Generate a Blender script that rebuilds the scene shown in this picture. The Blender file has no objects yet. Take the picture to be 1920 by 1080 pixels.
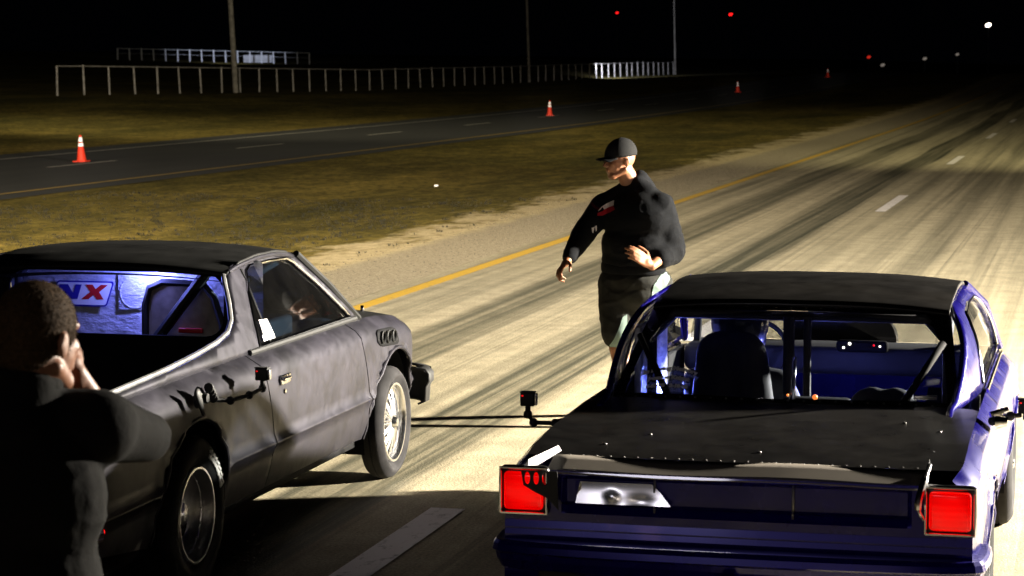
import bpy, bmesh, math, random
from mathutils import Vector, Matrix, geometry
random.seed(7)
PI = math.pi
scene = bpy.context.scene
COL = scene.collection

# ------------------------------------------------------------------ camera
CAM = Vector((0, 0, 2.4))
YAW = math.atan(1100 / 4500.0)
PITCH = math.atan(425 / 4500.0)
cd = bpy.data.cameras.new('camera'); cam = bpy.data.objects.new('camera', cd); COL.objects.link(cam)
cd.sensor_width = 36; cd.lens = 36 * 4500 / 1920.0; cd.clip_start = 0.1; cd.clip_end = 3000
cam.location = CAM; cam.rotation_euler = (PI / 2 - PITCH, 0, YAW)
scene.camera = cam
cd.dof.use_dof = True; cd.dof.focus_distance = 12.5; cd.dof.aperture_fstop = 8.0
# ------------------------------------------------------------------ world
w = bpy.data.worlds.new('World'); scene.world = w; w.use_nodes = True
bg = w.node_tree.nodes['Background']; bg.inputs[0].default_value = (0.25, 0.32, 0.6, 1); bg.inputs[1].default_value = 0.0007
scene.view_settings.view_transform = 'Standard'; scene.view_settings.look = 'None'
scene.view_settings.exposure = 0.0; scene.view_settings.gamma = 1
# ------------------------------------------------------------------ lamps
RIGHT = Vector((math.cos(YAW), math.sin(YAW), 0)); TOWARD = Vector((math.sin(YAW), -math.cos(YAW), 0))
def lamp(name, kind, loc, target, power, color, size=0.2, cone=90, blend=0.4, size_y=None):
    l = bpy.data.lights.new(name, kind); l.energy = power; l.color = color
    if kind == 'SPOT': l.spot_size = math.radians(cone); l.spot_blend = blend; l.shadow_soft_size = size
    elif kind == 'AREA':
        l.size = size
        if size_y: l.shape = 'RECTANGLE'; l.size_y = size_y
    else: l.shadow_soft_size = size
    o = bpy.data.objects.new(name, l); COL.objects.link(o); o.location = loc
    if target is not None:
        o.rotation_euler = (Vector(target) - Vector(loc)).to_track_quat('-Z', 'Y').to_euler()
    return o
# film flood light standing on the right shoulder, beside the start line
lamp('flood_light', 'SPOT', (8.6, 17.9, 3.88), (-9, 22, 0.0), 82000, (1.0, 0.92, 0.78), 0.22, 152, 0.62)
# second flood further up the road
lamp('flood_light_far', 'SPOT', (15, 48, 9.0), (-16, 76, 0), 33000, (1.0, 0.92, 0.55), 0.5, 62, 1.0)
# unseen fill added at left to brighten the long fence
lamp('fence_fill', 'SPOT', (-34, 30, 9.0), (-44, 110, 0), 4200, (1.0, 0.86, 0.6), 0.5, 100, 0.8)
# unseen fill added out of frame to brighten the distant median grass
lamp('verge_fill', 'SPOT', (-48, 60, 11.0), (-12, 92, 0), 34000, (1.0, 0.9, 0.58), 0.5, 55, 1.0)
lamp('median_fill', 'SPOT', (-21, 12, 7.0), (-13, 46, 0), 52000, (1.0, 0.84, 0.55), 0.4, 75, 1.0)  # unseen fill added to lighten the nearer median grass
# small lamp panel beside the camera crew
lamp('crew_lamp', 'AREA', (-0.9, -3.0, 3.3), (-1.6, 9, 0.8), 17, (1.0, 0.84, 0.7), 1.5, size_y=0.22)
lamp('crew_lamp_high', 'AREA', (-4.0, -3.0, 4.8), (-1.9, 8.8, 0.8), 46, (0.95, 0.9, 1.0), 1.7, size_y=0.3)
for ang, el, cone, pw in [(23.4, 2.3, 3.2, 60000), (12.85, 1.38, 2.4, 150000), (8.42, 0.78, 1.6, 190000), (6.27, 0.45, 1.0, 190000)]:  # narrow unseen spots added to make the cones' white bands glare
    d = Vector((-math.sin(math.radians(ang)), math.cos(math.radians(ang)), -math.tan(math.radians(el))))
    loc = Vector((0.4, -2.0, 2.75)); lamp('cone_fill_spot', 'SPOT', loc, loc + d * 50, pw, (1.0, 0.93, 0.88), 0.1, cone, 1.0)
# lamps of parked vehicles that rake the fences
lamp('fence_lamp', 'SPOT', (-43.6, 214, 2.3), (-46.2, 244, 1.3), 40000, (0.75, 0.82, 1.0), 0.1, 34, 0.7)
lamp('upper_fence_lamp', 'SPOT', (-90, 243, 4.6), (-100, 268, 2.9), 13000, (0.7, 0.78, 1.0), 0.1, 40, 0.7)

# ------------------------------------------------------------------ materials
MATS = {}
def new_mat(name):
    m = bpy.data.materials.new(name); m.use_nodes = True
    nt = m.node_tree; b = nt.nodes['Principled BSDF']; MATS[name] = m
    return m, nt, b
def N(nt, kind, **kw):
    n = nt.nodes.new(kind)
    for k, v in kw.items():
        if hasattr(n, k): setattr(n, k, v)
        else: n.inputs[k].default_value = v
    return n
def L(nt, a, b): nt.links.new(a, b)
def lens_mat():
    m, nt, b = new_mat('lens_glow'); v = coords(nt, (1, 1, 1), 'Object')
    wv = N(nt, 'ShaderNodeTexWave'); wv.inputs['Scale'].default_value = 14; wv.bands_direction = 'Z'; L(nt, v, wv.inputs[0])
    g_ = coords(nt, (1, 1, 1), 'Generated'); vm = N(nt, 'ShaderNodeVectorMath', operation='DISTANCE'); vm.inputs[1].default_value = (0.5, 0.5, 0.5); L(nt, g_, vm.inputs[0])
    mr = N(nt, 'ShaderNodeMapRange'); L(nt, vm.outputs['Value'], mr.inputs[0]); mr.inputs[1].default_value = 0.0; mr.inputs[2].default_value = 0.75; mr.inputs[3].default_value = 1.9; mr.inputs[4].default_value = 0.75
    st = mth(nt, 'MULTIPLY', mr.outputs[0], mth(nt, 'ADD', 0.8, mth(nt, 'MULTIPLY', wv.outputs['Fac'], 0.08)))
    b.inputs['Base Color'].default_value = (0.2, 0.0, 0.0, 1); b.inputs['Emission Color'].default_value = (1.0, 0.0, 0.0, 1)
    L(nt, st, b.inputs['Emission Strength']); b.inputs['Roughness'].default_value = 0.2; b.inputs['Coat Weight'].default_value = 0.2
    bump(nt, b, wv.outputs['Fac'], 0.08, 0.002)
def coords(nt, scale=(1, 1, 1), gen='Object'):
    if gen == 'World':
        g = N(nt, 'ShaderNodeNewGeometry'); src = g.outputs['Position']
    else:
        t = N(nt, 'ShaderNodeTexCoord'); src = t.outputs[gen]
    mp = N(nt, 'ShaderNodeMapping'); mp.inputs['Scale'].default_value = scale
    L(nt, src, mp.inputs[0]); return mp.outputs[0]
def noise(nt, vec, scale, detail=4, rough=0.55):
    n = N(nt, 'ShaderNodeTexNoise'); n.inputs['Scale'].default_value = scale
    n.inputs['Detail'].default_value = detail; n.inputs['Roughness'].default_value = rough
    L(nt, vec, n.inputs['Vector']); return n.outputs['Fac']
def ramp(nt, fac, stops):
    r = N(nt, 'ShaderNodeValToRGB'); e = r.color_ramp.elements
    while len(e) > 1: e.remove(e[0])
    e[0].position, e[0].color = stops[0][0], (*stops[0][1], 1)
    for p, c in stops[1:]:
        q = e.new(p); q.color = (*c, 1)
    L(nt, fac, r.inputs[0]); return r.outputs[0]
def mixc(nt, fac, a, b, mode='MIX'):
    m = N(nt, 'ShaderNodeMix', data_type='RGBA', blend_type=mode)
    for s, v in ((m.inputs[0], fac), (m.inputs[6], a), (m.inputs[7], b)):
        if isinstance(v, (int, float)): s.default_value = v
        elif isinstance(v, tuple): s.default_value = (*v, 1)
        else: L(nt, v, s)
    return m.outputs[2]
def mth(nt, op, a, b=0.0, c=None):
    m = N(nt, 'ShaderNodeMath', operation=op)
    for i, v in enumerate((a, b, c)):
        if v is None: continue
        if isinstance(v, (int, float)): m.inputs[i].default_value = v
        else: L(nt, v, m.inputs[i])
    return m.outputs[0]
def bump(nt, b, h, s, d=0.01):
    n = N(nt, 'ShaderNodeBump'); n.inputs['Strength'].default_value = s; n.inputs['Distance'].default_value = d
    L(nt, h, n.inputs['Height']); L(nt, n.outputs[0], b.inputs['Normal'])
def simple(name, col, rough=0.6, metal=0.0, var=0.15, scale=8.0, bmp=0.0, coat=0.0, emit=None, estr=0.0, gen='Object', aniso=None):
    m, nt, b = new_mat(name)
    v = coords(nt, (1, 1, 1), gen); f = noise(nt, v, scale, 5)
    c = ramp(nt, f, [(0.3, tuple(x * (1 - var) for x in col)), (0.7, tuple(min(1, x * (1 + var)) for x in col))])
    L(nt, c, b.inputs['Base Color'])
    b.inputs['Roughness'].default_value = rough; b.inputs['Metallic'].default_value = metal
    b.inputs['Coat Weight'].default_value = coat; b.inputs['Coat Roughness'].default_value = 0.04
    if emit: b.inputs['Emission Color'].default_value = (*emit, 1); b.inputs['Emission Strength'].default_value = estr
    if bmp: bump(nt, b, noise(nt, v, scale * 3, 4), bmp, 0.004)
    if rough >= 0.8 and not metal: b.inputs['Specular IOR Level'].default_value = 0.12
    return m
def paint(name, c0, c1, rough, metal, coat, scale=1.5):
    m, nt, b = new_mat(name); v = coords(nt)
    f = noise(nt, v, scale, 5, 0.6)
    L(nt, ramp(nt, f, [(0.32, c0), (0.66, c1)]), b.inputs['Base Color'])
    f2 = noise(nt, v, scale * 4, 4)
    mr = N(nt, 'ShaderNodeMapRange'); L(nt, f2, mr.inputs[0]); mr.inputs[1].default_value = 0.3; mr.inputs[2].default_value = 0.7; mr.inputs[3].default_value = rough * 0.9; mr.inputs[4].default_value = rough * 1.15
    b.inputs['Specular IOR Level'].default_value = 0.32
    L(nt, mr.outputs[0], b.inputs['Roughness'])
    b.inputs['Metallic'].default_value = metal; b.inputs['Coat Weight'].default_value = coat; b.inputs['Coat Roughness'].default_value = 0.05
    bump(nt, b, noise(nt, v, 2.2, 2), 0.03, 0.02)
    return m
paint('primer_grey', (0.011, 0.0105, 0.014), (0.028, 0.026, 0.036), 0.47, 0.45, 0.0, 3.0)
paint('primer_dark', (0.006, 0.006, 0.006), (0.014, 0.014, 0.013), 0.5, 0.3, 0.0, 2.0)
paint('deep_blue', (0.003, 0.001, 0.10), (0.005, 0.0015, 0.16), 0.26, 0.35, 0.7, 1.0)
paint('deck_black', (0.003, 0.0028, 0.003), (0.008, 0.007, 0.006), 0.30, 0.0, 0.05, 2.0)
paint('bare_aluminium', (0.10, 0.10, 0.10), (0.2, 0.2, 0.2), 0.5, 0.5, 0.0, 6.0)
simple('chrome', (0.8, 0.8, 0.82), 0.08, 1.0, 0.05)
simple('polished', (0.78, 0.78, 0.8), 0.22, 1.0, 0.08, 10)
simple('rim_metal', (0.8, 0.8, 0.82), 0.34, 1.0, 0.08, 10)
simple('dull_metal', (0.35, 0.34, 0.33), 0.4, 0.9, 0.2, 20)
simple('black_plastic', (0.006, 0.006, 0.006), 0.62, 0, 0.2, 20)
simple('interior_black', (0.006, 0.006, 0.007), 0.8, 0, 0.2, 6)
simple('interior_dark', (0.022, 0.022, 0.026), 0.7, 0, 0.3, 6)
simple('seat_fabric', (0.30, 0.25, 0.19), 0.85, 0, 0.3, 14, 0.3)
simple('rubber', (0.012, 0.012, 0.012), 0.8, 0, 0.35, 25, 0.3)
simple('sidewall', (0.022, 0.021, 0.022), 0.8, 0, 0.35, 9, 0.2)
simple('white_paint', (0.75, 0.74, 0.7), 0.6, 0, 0.1, 12)
simple('sticker_white', (0.8, 0.78, 0.78), 0.5, 0, 0.04)
simple('sticker_red', (0.55, 0.01, 0.015), 0.5, 0, 0.1)
simple('sticker_blue', (0.02, 0.015, 0.28), 0.5, 0, 0.1)
simple('lens_red', (0.6, 0.005, 0.008), 0.25, 0, 0.1, 40, 0.4, 0.6, (1.0, 0.004, 0.006), 1.6)
lens_mat()
simple('marker_red', (0.6, 0.01, 0.01), 0.3, 0, 0.1, 8, 0, 0.5, (1.0, 0.005, 0.004), 2.0)
simple('beacon_red', (0.6, 0.01, 0.01), 0.3, 0, 0.1, 8, 0, 0, (1.0, 0.01, 0.01), 2.5)
simple('beacon_dim', (0.6, 0.01, 0.01), 0.3, 0, 0.1, 8, 0, 0, (1.0, 0.04, 0.02), 0.5)
simple('lamp_white', (0.8, 0.8, 0.8), 0.3, 0, 0.1, 8, 0, 0, (1.0, 0.86, 0.72), 6.0)
simple('lamp_faint', (0.8, 0.8, 0.8), 0.3, 0, 0.1, 8, 0, 0, (1.0, 0.85, 0.7), 0.14)
simple('gauge_amber', (0.8, 0.3, 0.05), 0.3, 0, 0.1, 8, 0, 0, (1.0, 0.22, 0.04), 1.6)
simple('gauge_white', (0.8, 0.8, 0.7), 0.3, 0, 0.1, 8, 0, 0, (1.0, 0.92, 0.7), 2.2)
simple('led_red', (0.6, 0.01, 0.01), 0.3, 0, 0.1, 8, 0, 0, (1.0, 0.01, 0.01), 0.8)
simple('skin', (0.24, 0.098, 0.045), 0.5, 0, 0.12, 18, 0.15)
simple('skin_photographer', (0.19, 0.078, 0.04), 0.5, 0, 0.12, 18, 0.15)
simple('black_fleece', (0.0028, 0.0032, 0.0042), 0.95, 0, 0.3, 30, 0.5)
simple('black_jacket', (0.0022, 0.002, 0.0017), 0.9, 0, 0.35, 12, 0.6)
simple('shorts_black', (0.015, 0.015, 0.013), 0.8, 0, 0.3, 14, 0.5)
simple('shorts_white', (0.13, 0.175, 0.155), 0.8, 0, 0.1, 20, 0.3)
simple('cap_cloth', (0.009, 0.009, 0.009), 0.85, 0, 0.2, 60, 0.3)
simple('print_red', (0.35, 0.012, 0.02), 0.8, 0, 0.2, 60)
simple('print_dark_red', (0.05, 0.004, 0.008), 0.85, 0, 0.3, 60)
simple('print_white', (0.7, 0.66, 0.66), 0.8, 0, 0.12, 60)
simple('sock', (0.1, 0.1, 0.1), 0.9)
simple('cone_orange', (0.62, 0.035, 0.012), 0.5, 0, 0.1, 6)
simple('cone_white', (0.93, 0.9, 0.88), 0.4, 0, 0.03, 6)
simple('fence_white', (0.36, 0.33, 0.30), 0.8, 0, 0.4, 3, gen='World')
simple('fence_clean', (0.7, 0.7, 0.72), 0.8, 0, 0.15, 3, gen='World')
simple('pole_wood', (0.20, 0.18, 0.155), 0.85, 0, 0.35, 4, gen='World')
simple('plate_paint', (0.42, 0.38, 0.30), 0.5, 0, 0.2, 20)
simple('spoiler_metal', (0.17, 0.15, 0.125), 0.55, 0.25, 0.12, 5)
simple('helmet_black', (0.02, 0.02, 0.025), 0.35, 0, 0.1, 5, coat=0.4)

def hair_mat():
    m, nt, b = new_mat('short_hair'); v = coords(nt, (1, 1, 1)); f = noise(nt, v, 160, 4, 0.7)
    L(nt, ramp(nt, f, [(0.35, (0.012, 0.006, 0.002)), (0.7, (0.060, 0.032, 0.012))]), b.inputs['Base Color']); b.inputs['Specular IOR Level'].default_value = 0.1
    b.inputs['Roughness'].default_value = 0.75; bump(nt, b, f, 0.8, 0.003)
hair_mat()
def foil_mat():
    m, nt, b = new_mat('foil_panel'); v = coords(nt, (1, 1, 1))
    f = noise(nt, v, 9, 5, 0.6)
    L(nt, ramp(nt, f, [(0.3, (0.45, 0.46, 0.5)), (0.7, (0.8, 0.8, 0.85))]), b.inputs['Base Color'])
    b.inputs['Metallic'].default_value = 0.35; b.inputs['Roughness'].default_value = 0.45
    bump(nt, b, noise(nt, coords(nt, (1.0, 1.0, 2.2)), 11, 5, 0.65), 1.0, 0.02)
foil_mat()
def glass_mat(name, tint, lo, hi, dust):
    m = bpy.data.materials.new(name); m.use_nodes = True; nt = m.node_tree; nt.nodes.clear(); MATS[name] = m
    out = N(nt, 'ShaderNodeOutputMaterial'); tr = N(nt, 'ShaderNodeBsdfTransparent'); tr.inputs[0].default_value = (*tint, 1)
    gl = N(nt, 'ShaderNodeBsdfGlossy'); gl.inputs['Roughness'].default_value = 0.03
    df = N(nt, 'ShaderNodeBsdfDiffuse'); df.inputs[0].default_value = (0.5, 0.48, 0.45, 1)
    lw = N(nt, 'ShaderNodeFresnel'); lw.inputs[0].default_value = 1.45
    mr = N(nt, 'ShaderNodeMapRange'); L(nt, lw.outputs[0], mr.inputs[0]); mr.inputs[3].default_value = lo; mr.inputs[4].default_value = hi
    m1 = N(nt, 'ShaderNodeMixShader'); L(nt, mr.outputs[0], m1.inputs[0]); L(nt, tr.outputs[0], m1.inputs[1]); L(nt, gl.outputs[0], m1.inputs[2])
    f = noise(nt, coords(nt, (1, 1, 1)), 5, 5); rr = N(nt, 'ShaderNodeMapRange'); L(nt, f, rr.inputs[0]); rr.inputs[1].default_value = 0.3
    rr.inputs[2].default_value = 0.75; rr.inputs[3].default_value = dust * 0.3; rr.inputs[4].default_value = dust
    m2 = N(nt, 'ShaderNodeMixShader'); L(nt, rr.outputs[0], m2.inputs[0]); L(nt, m1.outputs[0], m2.inputs[1]); L(nt, df.outputs[0], m2.inputs[2])
    L(nt, m2.outputs[0], out.inputs[0])
glass_mat('window_glass', (0.80, 0.84, 0.9), 0.10, 1.0, 0.02)
glass_mat('windshield_glass', (0.95, 0.96, 0.96), 0.01, 0.6, 0.01)
glass_mat('door_glass', (0.22, 0.30, 0.38), 0.03, 1.0, 0.006)

def track_fac(nt, X, centre, half, soft):
    # 1 inside a longitudinal band
    d = mth(nt, 'ABSOLUTE', mth(nt, 'SUBTRACT', X, centre)); s = mth(nt, 'SUBTRACT', half, d)
    m = N(nt, 'ShaderNodeMapRange'); L(nt, s, m.inputs[0]); m.inputs[1].default_value = -soft; m.inputs[2].default_value = soft
    return m.outputs[0]
def road_mat():
    m, nt, b = new_mat('worn_road'); v = coords(nt, (1, 1, 1), 'World')
    sp = N(nt, 'ShaderNodeSeparateXYZ'); L(nt, v, sp.inputs[0])
    wob = mth(nt, 'MULTIPLY', mth(nt, 'SUBTRACT', noise(nt, coords(nt, (0.02, 0.035, 0.02), 'World'), 1.0, 2), 0.5), 1.1)
    X = mth(nt, 'ADD', sp.outputs[0], wob)
    base = ramp(nt, noise(nt, v, 3.0, 6, 0.65), [(0.3, (0.33, 0.28, 0.18)), (0.7, (0.50, 0.43, 0.285))])
    fine = ramp(nt, noise(nt, v, 60, 3, 0.7), [(0.3, (0.5, 0.5, 0.5)), (0.7, (1.3, 1.3, 1.3))])
    base = mixc(nt, 1.0, base, fine, 'MULTIPLY')
    streak = noise(nt, coords(nt, (3.2, 0.035, 1), 'World'), 1.0, 6, 0.65)
    streak2 = ramp(nt, noise(nt, coords(nt, (11, 0.05, 1), 'World'), 1.0, 5, 0.65), [(0.38, (0.0, 0.0, 0.0)), (0.60, (1, 1, 1))])
    thin = ramp(nt, noise(nt, coords(nt, (7.5, 0.022, 1), 'World'), 1.0, 3, 0.5), [(0.56, (0, 0, 0)), (0.63, (1, 1, 1))])
    patch = noise(nt, coords(nt, (0.8, 0.12, 1), 'World'), 1.0, 3, 0.5)
    st = ramp(nt, streak, [(0.45, (0, 0, 0)), (0.68, (1, 1, 1))])
    dark = mth(nt, 'MAXIMUM', mth(nt, 'MULTIPLY', st, 0.6), mth(nt, 'MULTIPLY', mth(nt, 'MULTIPLY', thin, 0.8), patch))
    for c, h, s, k in [(-5.62, 0.34, 0.06, 0.8), (-5.22, 0.015, 0.02, 0.4), (-4.2, 0.32, 0.05, 0.95), (-3.86, 0.03, 0.02, 0.5),
                       (-2.1, 0.20, 0.08, 0.55), (-0.7, 0.22, 0.08, 0.55), (-1.4, 0.05, 0.04, 0.3), (0.05, 0.06, 0.05, 0.3), (-2.75, 0.04, 0.03, 0.25)]:
        t = track_fac(nt, X, c, h, s)
        t = mth(nt, 'MULTIPLY', t, k)
        t = mth(nt, 'MULTIPLY', t, mth(nt, 'MULTIPLY', mth(nt, 'ADD', 0.55, mth(nt, 'MULTIPLY', streak2, 0.5)), mth(nt, 'ADD', 0.62, mth(nt, 'MULTIPLY', patch, 0.7))))
        dark = mth(nt, 'MAXIMUM', dark, t)
    dark = mth(nt, 'MINIMUM', dark, 0.93)
    col = mixc(nt, dark, base, (0.040, 0.041, 0.027))
    L(nt, col, b.inputs['Base Color'])
    mr = N(nt, 'ShaderNodeMapRange'); L(nt, dark, mr.inputs[0]); mr.inputs[3].default_value = 0.85; mr.inputs[4].default_value = 0.6
    L(nt, mr.outputs[0], b.inputs['Roughness']); b.inputs['Specular IOR Level'].default_value = 0.2
    bump(nt, b, noise(nt, v, 70, 3), 0.6, 0.008)
road_mat()
def ground_mat():
    m, nt, b = new_mat('dry_grass'); v = coords(nt, (1, 1, 1), 'World')
    sp = N(nt, 'ShaderNodeSeparateXYZ'); L(nt, v, sp.inputs[0])
    g1 = ramp(nt, noise(nt, coords(nt, (1, 0.45, 1), 'World'), 1.6, 8, 0.72), [(0.28, (0.075, 0.061, 0.018)), (0.5, (0.15, 0.123, 0.036)), (0.72, (0.25, 0.20, 0.065))])
    g2 = ramp(nt, noise(nt, coords(nt, (0.3, 0.07, 1), 'World'), 1.0, 5, 0.6), [(0.35, (0.45, 0.48, 0.40)), (0.65, (1.3, 1.22, 1.05))])
    g = mixc(nt, 1.0, g1, g2, 'MULTIPLY')
    g = mixc(nt, 1.0, g, ramp(nt, noise(nt, coords(nt, (1, 0.6, 1), 'World'), 7.0, 6, 0.8), [(0.36, (0.35, 0.38, 0.35)), (0.62, (1.7, 1.6, 1.4))]), 'MULTIPLY')
    dirt = ramp(nt, noise(nt, v, 7, 7, 0.7), [(0.3, (0.34, 0.26, 0.14)), (0.7, (0.70, 0.57, 0.34))])
    gravel = ramp(nt, noise(nt, v, 22, 4, 0.8), [(0.35, (0.20, 0.165, 0.11)), (0.65, (0.50, 0.42, 0.29))])
    n1 = mth(nt, 'MULTIPLY', mth(nt, 'SUBTRACT', noise(nt, coords(nt, (1, 0.5, 1), 'World'), 1.3, 7, 0.75), 0.5), 4.5)
    e = mth(nt, 'ADD', sp.outputs[0], n1)
    f = N(nt, 'ShaderNodeMapRange'); L(nt, e, f.inputs[0]); f.inputs[1].default_value = -9.75; f.inputs[2].default_value = -9.15
    c = mixc(nt, f.outputs[0], g, dirt)
    n2 = mth(nt, 'MULTIPLY', mth(nt, 'SUBTRACT', noise(nt, v, 2.5, 4, 0.6), 0.5), 0.6)
    f2 = N(nt, 'ShaderNodeMapRange'); L(nt, mth(nt, 'ADD', sp.outputs[0], n2), f2.inputs[0]); f2.inputs[1].default_value = -8.75; f2.inputs[2].default_value = -8.5
    c = mixc(nt, f2.outputs[0], c, gravel)
    L(nt, c, b.inputs['Base Color']); b.inputs['Roughness'].default_value = 0.95; b.inputs['Specular IOR Level'].default_value = 0.1
    bump(nt, b, noise(nt, v, 16, 6, 0.75), 0.8, 0.05)
ground_mat()
def asphalt_mat():
    m, nt, b = new_mat('far_asphalt'); v = coords(nt, (1, 0.2, 1), 'World')
    L(nt, ramp(nt, noise(nt, v, 1.5, 6, 0.6), [(0.3, (0.010, 0.010, 0.011)), (0.7, (0.024, 0.023, 0.021))]), b.inputs['Base Color'])
    b.inputs['Roughness'].default_value = 0.8
asphalt_mat()
def line_mat(name, c, worn):
    m, nt, b = new_mat(name); v = coords(nt, (1, 0.5, 1), 'World')
    f = noise(nt, v, 11, 6, 0.75)
    L(nt, ramp(nt, f, [(0.30, worn), (0.46, c)]), b.inputs['Base Color']); b.inputs['Roughness'].default_value = 0.6
line_mat('road_white', (0.78, 0.72, 0.69), (0.22, 0.19, 0.15))
line_mat('road_yellow', (0.60, 0.36, 0.035), (0.34, 0.24, 0.08))
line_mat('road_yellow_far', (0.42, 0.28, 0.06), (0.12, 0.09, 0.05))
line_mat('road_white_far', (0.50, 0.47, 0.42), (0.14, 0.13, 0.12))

# ------------------------------------------------------------------ mesh helpers
def link(name, me, mat=None, parent=None, smooth=True):
    o = bpy.data.objects.new(name, me); COL.objects.link(o)
    if mat: me.materials.append(MATS[mat])
    if smooth:
        for p in me.polygons: p.use_smooth = True
    if parent: o.parent = parent
    return o
def mesh(name, vs, fs, mat=None, parent=None, smooth=True, sharp=None, clean=False):
    me = bpy.data.meshes.new(name); me.from_pydata([tuple(v) for v in vs], [], fs); me.update()
    if clean or sharp:
        bm = bmesh.new(); bm.from_mesh(me)
        bmesh.ops.remove_doubles(bm, verts=bm.verts, dist=1e-5)
        bmesh.ops.recalc_face_normals(bm, faces=bm.faces)
        if sharp:
            for e in bm.edges:
                if len(e.link_faces) == 2 and e.calc_face_angle(0) > math.radians(sharp): e.smooth = False
        bm.to_mesh(me); bm.free()
    return link(name, me, mat, parent, smooth)
def tag(o, label=None, cat=None, group=None, kind=None):
    if label: o['label'] = label
    if cat: o['category'] = cat
    if group: o['group'] = group
    if kind: o['kind'] = kind
    return o
def empty(name, loc, rz=0.0):
    o = bpy.data.objects.new(name, None); COL.objects.link(o); o.location = loc; o.rotation_euler = (0, 0, rz)
    o.empty_display_size = 0.1
    return o
class MB:
    def __init__(s): s.v = []; s.f = []
    def add(s, vs, fs):
        o = len(s.v); s.v += [Vector(v) for v in vs]; s.f += [tuple(i + o for i in f) for f in fs]; return s
    def box(s, c, d, rot=None, bev=0.0):
        x, y, z = d[0] / 2, d[1] / 2, d[2] / 2
        bm = bmesh.new(); bmesh.ops.create_cube(bm, size=1.0)
        for v in bm.verts: v.co = Vector((v.co.x * 2 * x, v.co.y * 2 * y, v.co.z * 2 * z))
        if bev: bmesh.ops.bevel(bm, geom=bm.edges[:], offset=min(bev, 0.45 * min(d)), segments=3, affect='EDGES', profile=0.5)
        M = Matrix.Translation(c)
        if rot: M = M @ rot.to_4x4()
        bm.verts.index_update()
        s.add([M @ v.co for v in bm.verts], [tuple(v.index for v in f.verts) for f in bm.faces]); bm.free(); return s
    def tube(s, pts, r, n=10, cap=True):
        pts = [Vector(p) for p in pts]; rs = r if isinstance(r, (list, tuple)) else [r] * len(pts)
        rings = []; up = None
        for i, p in enumerate(pts):
            t = (pts[min(i + 1, len(pts) - 1)] - pts[max(i - 1, 0)]).normalized()
            if up is None:
                up = Vector((0, 0, 1)) if abs(t.z) < 0.9 else Vector((1, 0, 0))
            a = (up - t * up.dot(t)).normalized(); bb = t.cross(a); up = a
            rings.append([p + (a * math.cos(2 * PI * k / n) + bb * math.sin(2 * PI * k / n)) * rs[i] for k in range(n)])
        vs = [q for rr in rings for q in rr]; fs = []
        for i in range(len(rings) - 1):
            for k in range(n): fs.append((i * n + k, i * n + (k + 1) % n, (i + 1) * n + (k + 1) % n, (i + 1) * n + k))
        if cap: fs.append(tuple(range(n - 1, -1, -1))); fs.append(tuple((len(rings) - 1) * n + k for k in range(n)))
        return s.add(vs, fs)
    def lathe(s, prof, n=48, M=None, close=False):
        # prof: list of (r, h); axis = local Z, M maps to place
        M = M or Matrix(); vs = []; fs = []
        for r, h in prof:
            for k in range(n):
                a = 2 * PI * k / n; vs.append(M @ Vector((r * math.cos(a), r * math.sin(a), h)))
        m = len(prof)
        for i in range(m - 1 + (1 if close else 0)):
            j = (i + 1) % m
            for k in range(n): fs.append((i * n + k, i * n + (k + 1) % n, j * n + (k + 1) % n, j * n + k))
        return s.add(vs, fs)
    def ellipsoid(s, c, r, rot=None, nu=20, nv=12):
        vs = []; fs = []; R = rot or Matrix.Identity(3)
        for i in range(nv + 1):
            th = PI * i / nv
            for k in range(nu):
                a = 2 * PI * k / nu
                vs.append(Vector(c) + R @ Vector((r[0] * math.sin(th) * math.cos(a), r[1] * math.sin(th) * math.sin(a), r[2] * math.cos(th))))
        for i in range(nv):
            for k in range(nu): fs.append((i * nu + k, i * nu + (k + 1) % nu, (i + 1) * nu + (k + 1) % nu, (i + 1) * nu + k))
        return s.add(vs, fs)
    def capsule(s, p, q, r1, r2, flat=1.0, flat_dir=None, n=16):
        p, q = Vector(p), Vector(q); t = (q - p); ln = t.length; t = t.normalized() if ln > 1e-6 else Vector((0, 0, 1))
        u = Vector(flat_dir) if flat_dir is not None else (Vector((1, 0, 0)) if abs(t.x) < 0.8 else Vector((0, 1, 0)))
        a = (u - t * u.dot(t)).normalized(); b = t.cross(a)
        rings = []
        for i in range(6): th = PI / 2 * (1 - i / 5.0); rings.append((p - t * r1 * math.sin(th), r1 * math.cos(th)))
        for i in range(1, 6): th = PI / 2 * i / 5.0; rings.append((q + t * r2 * math.sin(th), r2 * math.cos(th)))
        rings.insert(6, (q, r2))
        vs = []; fs = []
        for c, r in rings:
            r = max(r, 1e-4)
            for k in range(n):
                an = 2 * PI * k / n; vs.append(c + a * r * flat * math.cos(an) + b * r * math.sin(an))
        for i in range(len(rings) - 1):
            for k in range(n): fs.append((i * n + k, i * n + (k + 1) % n, (i + 1) * n + (k + 1) % n, (i + 1) * n + k))
        fs.append(tuple(range(n - 1, -1, -1))); fs.append(tuple((len(rings) - 1) * n + k for k in range(n)))
        return s.add(vs, fs)
    def build(s, name, mat, parent=None, smooth=True, sharp=35):
        return mesh(name, s.v, s.f, mat, parent, smooth, sharp)
    def blob(s, name, mat, parent=None, voxel=0.01, smooth=6, fac=0.5, post=None):
        # weld overlapping closed pieces into one continuous skin
        me = bpy.data.meshes.new(name + '_src'); me.from_pydata([tuple(v) for v in s.v], [], s.f); me.update()
        bm = bmesh.new(); bm.from_mesh(me); bmesh.ops.recalc_face_normals(bm, faces=bm.faces); bm.to_mesh(me); bm.free()
        t = bpy.data.objects.new(name + '_src', me); COL.objects.link(t)
        r = t.modifiers.new('r', 'REMESH'); r.mode = 'VOXEL'; r.voxel_size = voxel; r.adaptivity = 0
        sm = t.modifiers.new('s', 'SMOOTH'); sm.factor = fac; sm.iterations = smooth
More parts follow.
